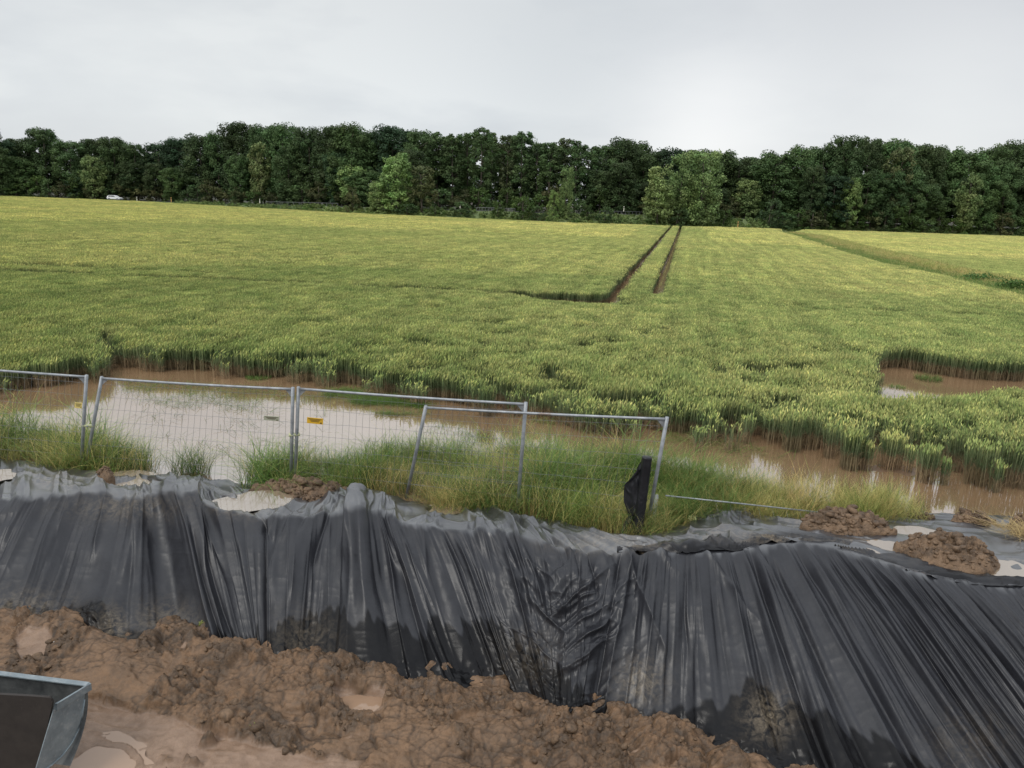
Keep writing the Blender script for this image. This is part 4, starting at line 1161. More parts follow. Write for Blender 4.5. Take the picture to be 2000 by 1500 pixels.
# the strong gathers seen in the photograph
for s0, wpx, a, ta, tb, dr in [(515, 5, -0.05, 0.0, 1.1, 0), (524, 4, 0.03, 0, 1.1, 3), (345, 6, 0.045, -0.9, 1.0, 6), (353, 4, -0.03, 0, 1.1, 8), (362, 5, 0.04, 0, 1.1, 6), (372, 4, -0.035, 0.1, 0.9, 10),
                             (272, 5, -0.035, -0.6, 1.0, -4), (280, 6, 0.03, -0.9, 0.9, 0), (700, 8, 0.05, -1, 0.6, 3), (716, 5, -0.04, -0.9, 0.9, 8), (735, 6, 0.045, -0.8, 1.1, 6), (752, 5, -0.05, -0.3, 1.1, 8), (765, 7, 0.05, -0.2, 1.1, 6),
                             (690, 5, 0.03, -0.9, 1.0, -5), (672, 5, -0.03, -0.6, 1.0, -6), (858, 5, 0.035, 0.05, 0.95, 5), (885, 5, 0.04, 0.05, 1.0, 12), (780, 4, 0.03, 0.1, 1.1, 5), (978, 6, 0.05, 0.1, 1.0, 20),
                             (1215, 6, -0.04, 0.0, 1.0, 0), (1235, 6, 0.035, 0, 1.1, 0), (1262, 5, -0.035, 0, 1.1, 0), (1340, 4, -0.03, 0, 0.6, 0), (1450, 7, 0.05, 0, 1.1, 4), (1462, 6, -0.06, 0, 1.1, 4), (1480, 7, 0.05, 0, 1.1, 6),
                             (1500, 6, -0.05, 0, 1.1, 4), (1530, 8, 0.055, 0, 1.1, 2), (1548, 7, -0.05, 0, 1.1, 0), (1570, 10, 0.05, 0, 1.1, 0), (1600, 9, -0.06, 0, 1.1, 0), (1640, 12, 0.07, 0.0, 1.1, -4), (1672, 9, -0.06, 0.0, 1.1, -6),
                             (1700, 10, 0.05, 0.05, 1.1, 0), (1740, 8, 0.04, 0, 1.1, 0), (1430, 5, -0.035, 0, 1.0, 0), (1415, 6, 0.03, 0, 1.0, 0), (1790, 10, -0.04, 0.1, 1.1, 0), (1850, 12, 0.04, 0, 1.1, 0), (120, 9, 0.03, 0, 0.9, -6), (60, 8, -0.03, 0, 0.9, -6)]:
    add_fold(s0, wpx * 0.9, a, ta, tb, dr, 3, 1.2, 1.15)
# broad swags
D += (fbm(SS / 70, TT * 0.8, 3, 14) - 0.5) * 0.16 * sstep(-0.1, 0.2, TT)
D += (fbm(SS / 26, TT * 1.3, 2, 15) - 0.5) * 0.03 * sstep(-0.1, 0.2, TT)
for k in range(230):
    s0 = rg.uniform(-420, 1400); wpx = rg.uniform(3, 11)
    a = 0.0062 * wpx * rg.uniform(0.4, 1.3) * (1 if rg.random() < 0.7 else -1)
    ctr = min((345, 700, 250, 900, 60), key=lambda c: abs(c - s0))
    ta = rg.uniform(-1.1, -0.5)
    add_fold(s0, wpx, a, ta, ta + rg.uniform(0.5, 1.2), (s0 - ctr) * 0.5 + rg.normal(0, 25), rg.uniform(0, 8), rg.uniform(0.6, 1.6), rg.uniform(1.0, 1.5))
# slack crumples, in metres along the slope
PXs, PYs = proj(Pb)
cr_mask = 0.30 + 1.3 * np.exp(-((PXs - 1110) / 95) ** 2 - ((PYs - 1190) / 130) ** 2) + 0.8 * sstep(0.75, 1.0, TT)
def ang_ridge(deg, L, Wd, seed):
    a = math.radians(deg); xx = PXs * math.cos(a) + PYs * math.sin(a); yy = -PXs * math.sin(a) + PYs * math.cos(a)
    wrp = 14 * (vnoise(PXs / 45, PYs / 45, seed + 5) - 0.5)
    return ridged(xx / L, (yy + wrp) / Wd, 2, seed)
sideL = sstep(1030, 1130, PXs)
cr = ang_ridge(38, 150, 34, 2) * (1 - sideL) + ang_ridge(-38, 150, 34, 9) * sideL
D += (cr - 0.45) * 0.11 * cr_mask * sstep(0.02, 0.2, TT) * np.exp(-((PXs - 1110) / 150) ** 2)
D += (ridged(PXs / 34, PYs / 26, 2, 23) - 0.45) * 0.018 * (cr_mask) * sstep(0.0, 0.15, TT)
# top of the bank: loose folds running back and along
tm = 1 - sstep(-0.15, 0.02, TT)
wv = 26 * (vnoise(PXs / 70, PYs / 25, 8) - 0.5)
D += tm * (ridged(PXs / 110, (PYs - PXs * 0.10 + wv) / 14, 1, 31) - 0.4) * 0.045
D += tm * (fbm((PXs + wv) / 34, PYs / 22, 2, 37) - 0.4) * 0.03
D += sstep(0.80, 1.0, TT) * (fbm(PXs / 30, PYs / 24, 3, 61) - 0.4) * 0.12
dS = np.gradient(Pb, axis=0); dT = np.gradient(Pb, axis=1)
N_ = np.cross(dS, dT); N_ /= (np.linalg.norm(N_, axis=2, keepdims=True) + 1e-9)
if N_[:, -1].mean(0)[1] > 0: N_ = -N_
D = D * (1 + 0.35 * sstep(0.02, 0.15, TT))
Pf = Pb + N_ * D[:, :, None]
# a black bulge of slack film low on the left
bm = np.exp(-((PXs - 180) / 34) ** 2 - ((PYs - 1208) / 30) ** 2)
Pf += N_ * (bm * (0.12 + 0.10 * (ridged(PXs / 16, PYs / 13, 3, 5) - 0.5)))[:, :, None]
WETY = [(-420, 1130), (0, 1168), (60, 1182), (110, 1195), (150, 1185), (200, 1180), (225, 1235), (300, 1250), (400, 1245), (440, 1238), (520, 1238), (560, 1218), (600, 1188), (640, 1192), (680, 1196), (760, 1218), (830, 1228), (900, 1222),
        (960, 1212), (1010, 1235), (1060, 1290), (1110, 1330), (1180, 1380), (1250, 1385), (1330, 1372), (1400, 1375), (1470, 1330), (1520, 1362), (1600, 1388), (1700, 1432), (1790, 1482), (1900, 1530), (2500, 1750)]
wy_ = interp(PXs, WETY)
rag = 26 * (vnoise(SS / 5.0, TT * 1.5, 91) - 0.5) + 34 * (vnoise(SS / 15.0, TT * 1.2, 92) - 0.5)
wet = sstep(-5, 6, PYs - wy_ + rag)
wet = np.maximum(wet, np.clip(bm * 1.6, 0, 1))
# shiny dry dust removed under the folded edge too
dirt = np.zeros_like(wet)
for cx_, cy_, rx_, ry_, v_ in [(50, 1195, 90, 40, 0.55), (225, 1230, 25, 40, 0.8), (320, 1215, 60, 40, 0.55), (250, 990, 110, 26, 0.4), (120, 940, 90, 20, 0.6), (200, 930, 40, 12, 1.0), (1250, 1330, 45, 45, 0.7), (1500, 1400, 45, 50, 0.75), (600, 1250, 60, 50, 0.35),
                            (1180, 1060, 90, 16, 0.7), (1040, 1280, 60, 60, 0.25), (1900, 1450, 80, 60, 0.25), (470, 985, 60, 22, 0.7)]:
    dirt = np.maximum(dirt, v_ * np.exp(-((PXs - cx_) / rx_) ** 2 - ((PYs - cy_) / ry_) ** 2))
for pl, zp in PUDDLES_TOP:
    mk = poly_in(np.array(pl, float), PXs, PYs).astype(float)
    for _ in range(5):
        mk[1:-1] = (mk[:-2] + mk[1:-1] * 2 + mk[2:]) / 4; mk[:, 1:-1] = (mk[:, :-2] + mk[:, 1:-1] * 2 + mk[:, 2:]) / 4
    mk = np.clip(mk * 1.3 + (fbm(PXs / 16, PYs / 8, 3, 93) - 0.5) * 0.9 * (mk > 0.01), 0, 1)
    Pf[:, :, 2] = Pf[:, :, 2] * (1 - mk) + (zp - 0.03 + 0.35 * D) * mk
film = np.clip(1 - sstep(-0.03, 0.03, TT + 0.05 * (vnoise(SS / 9, TT * 4, 5) - 0.5)), 0, 1) * (0.6 + 0.4 * vnoise(SS / 30, TT * 3, 9))
o = npmesh('plastic_sheet', Pf, gridfaces(ns, nt), M['tarp'], True, attrs={'wet': wet, 'dirt': dirt, 'film': film})
tag(o, 'wide black plastic sheet with many folds draped over the spoil bank', 'plastic sheet')

# second sheet lying over the top of the bank on the right
PUDDLES_2 = [([(1690, 1064), (1730, 1058), (1775, 1066), (1760, 1082), (1712, 1078)], 0.33), ([(1750, 1046), (1830, 1040), (1870, 1048), (1800, 1060), (1750, 1056)], 0.27), ([(1930, 1106), (2010, 1108), (2090, 1120), (1990, 1126), (1930, 1120)], 0.36)]
def sheet2():
    n1, n2 = 1100, 110
    s_ = np.linspace(1205, 2420, n1)
    FR = [(1205, 1074), (1260, 1070), (1330, 1074), (1400, 1072), (1450, 1070), (1490, 1058), (1545, 1050), (1590, 1055), (1640, 1064), (1700, 1084), (1760, 1104), (1820, 1122), (1900, 1135), (2000, 1140), (2420, 1176)]
    BK = [(1205, 1050), (1290, 1042), (1345, 1022), (1400, 1014), (1500, 1006), (1600, 1008), (1700, 1012), (1850, 1018), (2000, 1026), (2420, 1052)]
    fy = interp(s_, FR); bk = interp(s_, BK)
    Fp = at(s_, fy, 0.40); Kp_ = at(s_, bk, 0.09)
    Kp_ = Kp_ + (Kp_ - Fp) * 0.15; Kp_[:, 2] = 0.05
    v = np.linspace(0, 1, n2)
    Q = Kp_[:, None] * (1 - v)[None, :, None] + Fp[:, None] * v[None, :, None]
    # hem droops over the edge of the bank and is rolled
    hem = sstep(0.90, 1.0, v)
    Q[:, :, 2] -= (hem * 0.055)[None, :]
    hd = (Fp - Kp_); hd[:, 2] = 0; hd /= np.linalg.norm(hd, axis=1, keepdims=True)
    Q += hd[:, None] * (0.015 * np.sin(hem * np.pi))[None, :, None]
    X_, Y_ = proj(Q)
    wv = 16 * (vnoise(X_ / 90, Y_ / 20, 18) - 0.5)
    sk = Y_ - X_ * 0.13 + wv
    heap = np.exp(-((X_ - 1400) / 110) ** 2) 
    vv = np.repeat(v[None], n1, 0)
    h = (ridged(X_ / 190, sk / 10, 2, 5) - 0.4) * 0.085 + (ridged(X_ / 120, sk / 5, 1, 15) - 0.4) * 0.022
    h += heap * ((ridged(X_ / 44, sk / 15, 2, 25) - 0.25) * 0.17 * (1 - hem[None, :]))
    h += 0.10 * np.exp(-((X_ - 1420) / 40) ** 2 - ((Y_ - 1012) / 9) ** 2)
    h -= 0.05 * np.exp(-((X_ - 1720) / 70) ** 2 - ((Y_ - 1068) / 12) ** 2)
    h += hem[None, :] * (0.05 * (fbm(X_ / 60, vv * 2, 2, 45) - 0.5))
    h += 0.02 * np.exp(-((vv - 0.93) / 0.03) ** 2) * (0.4 + fbm(X_ / 120, X_ * 0, 2, 47))
    Q[:, :, 2] += h
    Q += hd[:, None] * (0.10 * (fbm(X_ / 70, X_ * 0, 3, 49) - 0.5) * hem[None, :])[:, :, None]
    for pl, zp in PUDDLES_2:
        mk = poly_in(np.array(pl, float), X_, Y_).astype(float)
        for _ in range(4):
            mk[1:-1] = (mk[:-2] + mk[1:-1] * 2 + mk[2:]) / 4; mk[:, 1:-1] = (mk[:, :-2] + mk[:, 1:-1] * 2 + mk[:, 2:]) / 4
        Q[:, :, 2] = Q[:, :, 2] * (1 - mk) + (zp - 0.025 + 0.3 * h) * mk
    dirt_ = np.zeros_like(X_)
    for cx_, cy_, rx_, ry_, v_ in [(1500, 1055, 70, 8, 0.9), (1700, 1062, 80, 14, 0.7), (1600, 1020, 60, 12, 0.9), (1870, 1080, 110, 20, 0.5), (1980, 1110, 80, 16, 0.6), (1380, 1050, 60, 14, 0.5), (1250, 1060, 60, 12, 0.9)]:
        dirt_ = np.maximum(dirt_, v_ * np.exp(-((X_ - cx_) / rx_) ** 2 - ((Y_ - cy_) / ry_) ** 2))
    wt2 = 0.35 * (fbm(X_ / 60, Y_ / 20, 3, 55) > 0.52) + hem[None, :] * 0.6
    V = Q.reshape(-1, 3)
    o = npmesh('plastic_sheet', V, gridfaces(n1, n2), M['tarp'], True, attrs={'wet': np.clip(wt2, 0, 1), 'dirt': dirt_, 'film': (1 - sstep(0.75, 0.9, v)[None, :]) * (0.55 + 0.45 * fbm(X_ / 40, Y_ / 10, 2, 58))})
    tag(o, 'second black plastic sheet with rolled hem lying flat on top at the right', 'plastic sheet')
sheet2()

# body of the bank under the film (closes it from the side)
sb = np.linspace(-420, 2420, 60)
c_ = at(sb, interp(sb, CREST), 0.15) + np.array([0, 0.12, 0]); k_ = at(sb, interp(sb, BACK), 0.0) + np.array([0, 0.1, 0]); bxb = smoothi(sb, BOTX); b__ = at(bxb, interp(bxb, BOTY), interp(bxb, ZB)) + np.array([0, 0.45, -0.25])
k_[:, 2] = -0.25; c_[:, 2] = 0.12
bodyV = np.stack([k_, k_ * 0.6 + c_ * 0.4 + np.array([0, 0, 0.12]), c_, b__], 1)
tag(npmesh('spoil_bank', bodyV, gridfaces(60, 4), M['heap'], True), kind='structure')

# ------------------------------------------------------------------ foreground mud
footx = np.linspace(-950, 3300, 400); fy_ = interp(footx, BOTY)
FOOT = at(footx, fy_, interp(footx, ZB))
gx_ = np.unique(np.concatenate([np.linspace(-40, -8.5, 24), np.linspace(-8.5, 6.5, 1050), np.linspace(6.5, 40, 24)]))
gy_ = np.unique(np.concatenate([np.linspace(-30, 3.6, 16), np.linspace(3.6, 10.6, 480), np.linspace(10.6, 12.5, 6)]))
X, Y = np.meshgrid(gx_, gy_, indexing='ij')
fo = np.argsort(FOOT[:, 0]); footY = np.interp(X, FOOT[fo, 0], FOOT[fo, 1]); footZ = np.interp(X, FOOT[fo, 0], FOOT[fo, 2])
dd = footY - Y                                           # metres in front of the foot line
PXm, PYm = proj(np.stack([X, Y, footZ], -1))
inview = Y > 3.0
SMOOTH = [[(170, 1370), (330, 1385), (420, 1420), (520, 1440), (640, 1470), (660, 1520), (-100, 1700), (-100, 1400)],
          [(640, 1335), (700, 1345), (760, 1340), (735, 1375), (700, 1385), (650, 1360)],
          [(380, 1500), (420, 1440), (700, 1480), (900, 1530), (800, 1700), (300, 1700)],
          [(30, 1265), (60, 1245), (110, 1260), (90, 1300), (40, 1310)]]
smk = np.zeros_like(X)
for pl in SMOOTH: smk = np.maximum(smk, poly_in(P2(pl, -0.85), X, Y).astype(float))
for _ in range(10):
    smk[1:-1] = (smk[:-2] + smk[1:-1] * 2 + smk[2:]) / 4; smk[:, 1:-1] = (smk[:, :-2] + smk[:, 1:-1] * 2 + smk[:, 2:]) / 4
nb = fbm(X * 1.7, Y * 1.7, 3, 71)
wetm = sstep(0.38, 0.62, smk + (nb - 0.5) * 1.2 + (fbm(X * 5, Y * 7, 3, 72) - 0.5) * 0.9)
f1, f2, cid = worley(X * 3.6 + 0.8 * fbm(X * 3, Y * 3, 2, 5), Y * 5.0 + 0.8 * fbm(X * 3, Y * 3, 2, 6), 7)
g1, g2, cid2 = worley(X * 9.5 + 0.7 * fbm(X * 9, Y * 9, 2, 5), Y * 13 + 0.7 * fbm(X * 9, Y * 9, 2, 6), 17)
h1, h2, cid3 = worley(X * 34, Y * 34, 27)
clod = np.clip(1 - f1 ** 2 * 1.3, 0, 1) * (0.3 + 0.7 * cid)
clod2 = np.clip(1 - g1 ** 2 * 1.4, 0, 1) * (0.2 + 0.8 * cid2)
clod3 = np.clip(1 - h1 ** 2 * 1.4, 0, 1) * cid3
crack = 1 - sstep(0.02, 0.16, f2 - f1); crack2 = 1 - sstep(0.03, 0.2, g2 - g1)
calm = sstep(0.46, 0.56, fbm(X * 1.6, Y * 2.4, 3, 141))
rough = (fbm(X * 0.9, Y * 1.2, 3, 41) - 0.45) * 0.36 + (clod * 0.075 + clod2 * 0.030 + clod3 * 0.009) * (1 - 0.9 * calm) + (fbm(X * 2.6, Y * 4.2, 5, 42, 0.58) - 0.5) * (0.24 - 0.12 * calm) - (sstep(0.47, 0.5, fbm(X * 1.1 + 3, Y * 1.9, 4, 242)) - 0.5) * 0.05 - (crack * 0.020 + crack2 * 0.010) * (1 - 0.5 * calm) + (fbm(X * 20, Y * 26, 4, 52, 0.6) - 0.5) * 0.040 * (1 - 0.7 * calm)
flat = (fbm(X * 1.2, Y * 1.2, 3, 51) - 0.5) * 0.06 + (ridged(X * 3.0 + Y, Y * 5.5, 4, 53) - 0.5) * 0.035 + (fbm(X * 14, Y * 18, 3, 54) - 0.5) * 0.012 + clod * 0.012
Z = footZ + np.clip(dd, -3, 1.2) * 0.02 - 0.10 * sstep(0.5, 2.0, dd)
ridge = np.exp(-((dd - 0.05) / 0.30) ** 2) * (0.09 + 0.34 * (fbm(X * 2.0, Y * 0.8, 3, 77) - 0.45))
Z = Z + ridge + rough * (1 - wetm) + (flat - 0.05) * wetm
Z = np.where(dd < -0.25, Z - 0.5 * sstep(-0.25, -0.7, dd), Z)
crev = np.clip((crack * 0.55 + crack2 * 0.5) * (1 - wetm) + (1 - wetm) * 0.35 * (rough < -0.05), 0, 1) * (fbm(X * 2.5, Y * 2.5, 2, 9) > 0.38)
MUDP = []
for pl in ([(140, 1478), (185, 1450), (235, 1455), (260, 1482), (245, 1540), (110, 1560)], [(655, 1356), (700, 1350), (750, 1354), (738, 1376), (712, 1390), (685, 1372)]):
    mk = poly_in(P2(pl, -0.9), X, Y).astype(float); zp = float(Z[mk > 0.5].mean()) - 0.02
    for _ in range(5):
        mk[1:-1] = (mk[:-2] + mk[1:-1] * 2 + mk[2:]) / 4; mk[:, 1:-1] = (mk[:, :-2] + mk[:, 1:-1] * 2 + mk[:, 2:]) / 4
    mb2 = mk.copy()
    for _ in range(10):
        mb2[1:-1] = (mb2[:-2] + mb2[1:-1] * 2 + mb2[2:]) / 4; mb2[:, 1:-1] = (mb2[:, :-2] + mb2[:, 1:-1] * 2 + mb2[:, 2:]) / 4
    Z = np.where((mb2 > 0.003), np.maximum(Z, zp + 0.012), Z)
    mk = np.clip(mk * 1.5 + (fbm(X * 7, Y * 7, 3, 91) - 0.5) * 0.9 * (mb2 > 0.05), 0, 1) * (mb2 > 0.02)
    Z = Z * (1 - mk) + (zp - 0.03) * mk
    MUDP.append((pl, zp))
mudo = npmesh('mud_ground', np.stack([X, Y, Z], -1), gridfaces(len(gx_), len(gy_)), M['mud'], True, attrs={'wet': wetm, 'crev': crev, 'slab': calm * (1 - wetm)})
tag(mudo, kind='structure')
def mud_h(x_, y_):
    i = np.clip(np.searchsorted(gx_, x_), 0, len(gx_) - 1); j = np.clip(np.searchsorted(gy_, y_), 0, len(gy_) - 1)
    return Z[i, j]
# loose clods of clay
def clod_mesh(seed):
    rg_ = np.random.default_rng(seed); nu_, nv2 = 12, 8
    a_ = np.linspace(0, 2 * np.pi, nu_ + 1); b_ = np.linspace(0, np.pi, nv2)
    A_, B2 = np.meshgrid(a_, b_, indexing='ij')
    dx, dy, dz = np.sin(B2) * np.cos(A_), np.sin(B2) * np.sin(A_), np.cos(B2)
    r = np.full(A_.shape, 1.25)
    for _ in range(13):
        v = rg_.normal(0, 1, 3); v /= np.linalg.norm(v); dd_ = dx * v[0] + dy * v[1] + dz * v[2]; h_ = rg_.uniform(0.6, 0.95)
        r = np.where(dd_ > 0.05, np.minimum(r, h_ / np.maximum(dd_, 0.05)), r)
    r = r * (1 + 0.10 * (fbm(A_ * 2 * (np.abs(np.sin(A_ / 2)) > -1), B2 * 3, 2, seed) - 0.5) * np.minimum(1, np.minimum(A_, 2 * np.pi - A_)))
    return np.stack([r * dx, r * dy, r * dz * 0.7], -1).reshape(-1, 3), gridfaces(nu_ + 1, nv2)
CL = [clod_mesh(i) for i in range(7)]
P_CL = [npmesh('clay_clod', v, f, M['heap'], True, link=False) for v, f in CL]
ncl = 5200
cx_ = rng.uniform(-7.8, 5.0, ncl); cy_ = rng.uniform(4.4, 10.2, ncl)
ii_ = np.clip(np.searchsorted(gx_, cx_), 0, len(gx_) - 1); jj_ = np.clip(np.searchsorted(gy_, cy_), 0, len(gy_) - 1)
k = (dd[ii_, jj_] > -0.02) & (calm[ii_, jj_] < 0.6) & (wetm[ii_, jj_] < rng.uniform(0.05, 0.8, ncl)) & (vnoise(cx_ * 2.2, cy_ * 3, 88) > 0.42)
cx_, cy_, cz_ = cx_[k], cy_[k], Z[ii_[k], jj_[k]]
cs_ = np.clip(rng.lognormal(-3.75, 0.55, len(cx_)), 0.010, 0.085)
o = scatter('mud_clods', np.stack([cx_, cy_, cz_ - cs_ * 0.1], 1), rng.uniform(0, 6.3, len(cx_)), cs_, rng.integers(0, 7, len(cx_)), P_CL, rng.normal(0, 0.4, (len(cx_), 2)))
tag(o, 'loose crumbled clods of brown clay strewn over the dug mud', 'clods', kind='stuff')
# puddles: level water in hollows
def puddle(name, outline, z, label, mt_='puddle', grow=1.12):
    P = P2(outline, z); c = P.mean(0); n = 72
    ang = np.arctan2(P[:, 1] - c[1], P[:, 0] - c[0]); r = np.hypot(P[:, 0] - c[0], P[:, 1] - c[1])
    o_ = np.argsort(ang); aa = np.linspace(-np.pi, np.pi, n, endpoint=False)
    rr = np.interp(aa, ang[o_], r[o_], period=2 * np.pi)
    if mt_ == 'mudpuddle': grow = 1.45
    rr = rr * grow * (1 + 0.22 * (fbm(np.cos(aa) * 2.5 + 9 + c[0], np.sin(aa) * 2.5 + c[1], 3, 8) - 0.5))
    V = [(0, 0, 0)] + [(rr[i] * math.cos(aa[i]), rr[i] * math.sin(aa[i]), 0) for i in range(n)] + [(rr[i] * 0.97 * math.cos(aa[i]), rr[i] * 0.97 * math.sin(aa[i]), -0.05) for i in range(n)]
    V = V[:n + 1]; F = [(0, i + 1, (i + 1) % n + 1) for i in range(n)]
    o = npmesh(name, np.array(V), F, M[mt_]); o.location = tuple(c)
    return tag(o, label, 'puddle', 'puddles of milky brown water')
def mz(px_, py_):
    p = at(px_, py_, -0.95); return float(mud_h(p[0], p[1]))
puddle('puddle', MUDP[0][0], MUDP[0][1], 'smooth milky brown puddle on the mud right of the steel bucket', 'mudpuddle')
puddle('puddle', MUDP[1][0], MUDP[1][1], 'small ochre puddle in the mud at the foot of the black sheet', 'mudpuddle')
for (pl, zp), lb in zip(PUDDLES_TOP, ['pale shining puddle on the bank top below the middle fence posts', 'pale puddle in the folds at the left picture edge', 'thin puddle in the sheet folds left of the middle fence post',
                                      'thin pale puddle on the sheet near the small clod of mud', 'little brown puddle in the sheet in front of the wrapped post']):
    puddle('puddle', pl, zp, lb)
for (pl, zp), lb in zip(PUDDLES_2, ['milky puddle on the sheet between the two large mud heaps', 'long pale puddle behind the lumpy mud heap', 'pale puddle on the sheet at the right picture edge']):
    puddle('puddle', pl, zp, lb)

# mud heaps lying on the sheet
def heap(outline, z, hgt, seed, label, cat='mud heap', fine=1.0, base=0.12):
    P = P2(outline, z); c = P.mean(0)
    ang = np.arctan2(P[:, 1] - c[1], P[:, 0] - c[0]); r = np.hypot(P[:, 0] - c[0], P[:, 1] - c[1]); o_ = np.argsort(ang)
    na, nr = 150, 60
    aa = np.linspace(-np.pi, np.pi, na); rr = np.interp(aa, ang[o_], r[o_], period=2 * np.pi)
    rr = rr * (1 + 0.25 * (fbm(np.cos(aa) * 3 + seed, np.sin(aa) * 3, 3, seed) - 0.5))
    u = np.linspace(0, 1, nr)
    Xh = rr[:, None] * u[None] * np.cos(aa)[:, None]; Yh = rr[:, None] * u[None] * np.sin(aa)[:, None]
    prof = (1 - u ** 2.2)[None]
    f1_, f2_, ci = worley(Xh * 7 + c[0], Yh * 7, seed); g1_, g2_, ci2 = worley(Xh * 19, Yh * 19, seed + 3)
    Zh = prof * hgt * 0.85 * (0.25 + 1.1 * (fbm(Xh * 4 + 5, Yh * 4, 4, seed, 0.6) - 0.1)) + prof ** 0.5 * (0.15 * np.clip(1 - f1_ ** 2 * 1.2, 0, 1) * (0.3 + ci) + 0.07 * np.clip(1 - g1_ ** 2, 0, 1) * ci2 + 0.03 * ridged(Xh * 14, Yh * 14, 3, seed) + 0.02 * (fbm(Xh * 25, Yh * 25, 2, 3) - 0.5)) * fine
    Zh[:, -1] = -base
    o = npmesh('mud_heap', np.stack([Xh, Yh, Zh], -1), gridfaces(na, nr), M['heap'], True); o.location = tuple(c)
    rg_ = np.random.default_rng(seed + 70); nc = int(np.clip(100 * r.mean() * 5, 12, 220)); Vc, Fc, no = [], [], 0
    for q in range(nc):
        i_ = rg_.integers(0, na); u_ = int(np.sqrt(rg_.random()) * (nr - 3)); v, f = CL[rg_.integers(0, 7)]
        sc_ = float(np.clip(rg_.lognormal(-3.45, 0.5), 0.012, 0.075)) * min(1.0, r.mean() * 2.4) * (1.2 - 0.5 * u_ / nr)
        an = rg_.uniform(0, 6.28); ca, sa = math.cos(an), math.sin(an)
        vr = v * sc_ * rg_.uniform(0.8, 1.25, 3); vr = np.stack([vr[:, 0] * ca - vr[:, 1] * sa, vr[:, 0] * sa + vr[:, 1] * ca, vr[:, 2]], 1)
        Vc.append(vr + np.array([Xh[i_, u_], Yh[i_, u_], Zh[i_, u_]])); Fc.append(f + no); no += len(v)
    tag(npmesh('clods', np.vstack(Vc), np.vstack(Fc), M['heap'], True, parent=o), kind='stuff')
    return tag(o, label, cat, 'mud heaps on the bank')
heap([(470, 962), (530, 950), (600, 950), (672, 955), (690, 966), (650, 982), (585, 986), (565, 970), (510, 968)], 0.20, 0.10, 3, 'long flat brown mud heap below the middle pair of fence posts')
heap([(1570, 1016), (1640, 1010), (1700, 1012), (1750, 1042), (1690, 1046), (1600, 1038), (1560, 1030)], 0.30, 0.07, 5, 'low wide mud heap on the sheet, the farther of the two large ones')
heap([(1748, 1068), (1790, 1060), (1860, 1055), (1930, 1080), (1950, 1104), (1915, 1122), (1850, 1118), (1790, 1096)], 0.36, 0.17, 8, 'high lumpy mud heap on the sheet near the right picture edge')
heap([(1860, 1022), (1900, 1016), (1935, 1020), (1950, 1028), (1900, 1032), (1850, 1028)], 0.06, 0.10, 9, 'small dark mud heap at the water edge behind the sheet')
heap([(1830, 1018), (1800, 1014), (1760, 1016), (1765, 1022), (1800, 1024)], 0.04, 0.04, 12, 'thin line of mud crumbs at the pool edge')
heap([(192, 932), (205, 926), (218, 932), (212, 944), (196, 942)], 0.24, 0.03, 10, 'small clod of brown mud on the sheet below the left fence posts')
heap([(1970, 1030), (2000, 1022), (2060, 1030), (2050, 1050), (1990, 1050)], 0.15, 0.12, 14, 'brown mud lump behind the straw at the right picture edge')

# loose clods and pebbles on the mud: pale stones and sprouts
for (a_, b_, r_, lb) in [(863, 1319, 0.020, 'small pale round stone on the mud near the middle'), (110, 1290, 0.012, 'tiny pale stone on the mud at the left')]:
    p = at(a_, b_, -0.9); p[2] = mud_h(p[0], p[1])
    mb = MB(); n = 10
    V = []; F = []
    rgk = np.random.default_rng(int(a_))
    for i in range(7):
        th_ = math.pi * i / 6
        for j in range(n):
            q = r_ * (0.85 + 0.3 * rgk.random()); V.append((q * math.sin(th_) * math.cos(2 * math.pi * j / n), q * math.sin(th_) * math.sin(2 * math.pi * j / n), q * 0.7 * math.cos(th_)))
    F = [(i * n + j, i * n + (j + 1) % n, (i + 1) * n + (j + 1) % n, (i + 1) * n + j) for i in range(6) for j in range(n)]
    o = npmesh('pebble', np.array(V), F, M['stone_grey'], True); o.location = (p[0], p[1], p[2] + r_ * 0.5)
    tag(o, lb, 'stone')
for (a_, b_, lb) in [(394, 1247, 'tiny yellow green seedling on the mud crest at the left'), (500, 1430, 'small pale seedling in the wet mud at the bottom'), (995, 1490, 'yellowish weed sprout on the mud at the bottom middle')]:
    p = at(a_, b_, -0.9); p[2] = mud_h(p[0], p[1])
    V, F, C = blades(rng, 16, 0.03, 0.03, 0.08, 0.014, 0.6, 0.6, gcol((0.15, 0.2, 0.04), (0.42, 0.45, 0.12)), 2)
    plant_obj('seedling', V, F, C, p, lb, 'seedling', 'seedlings on the mud')

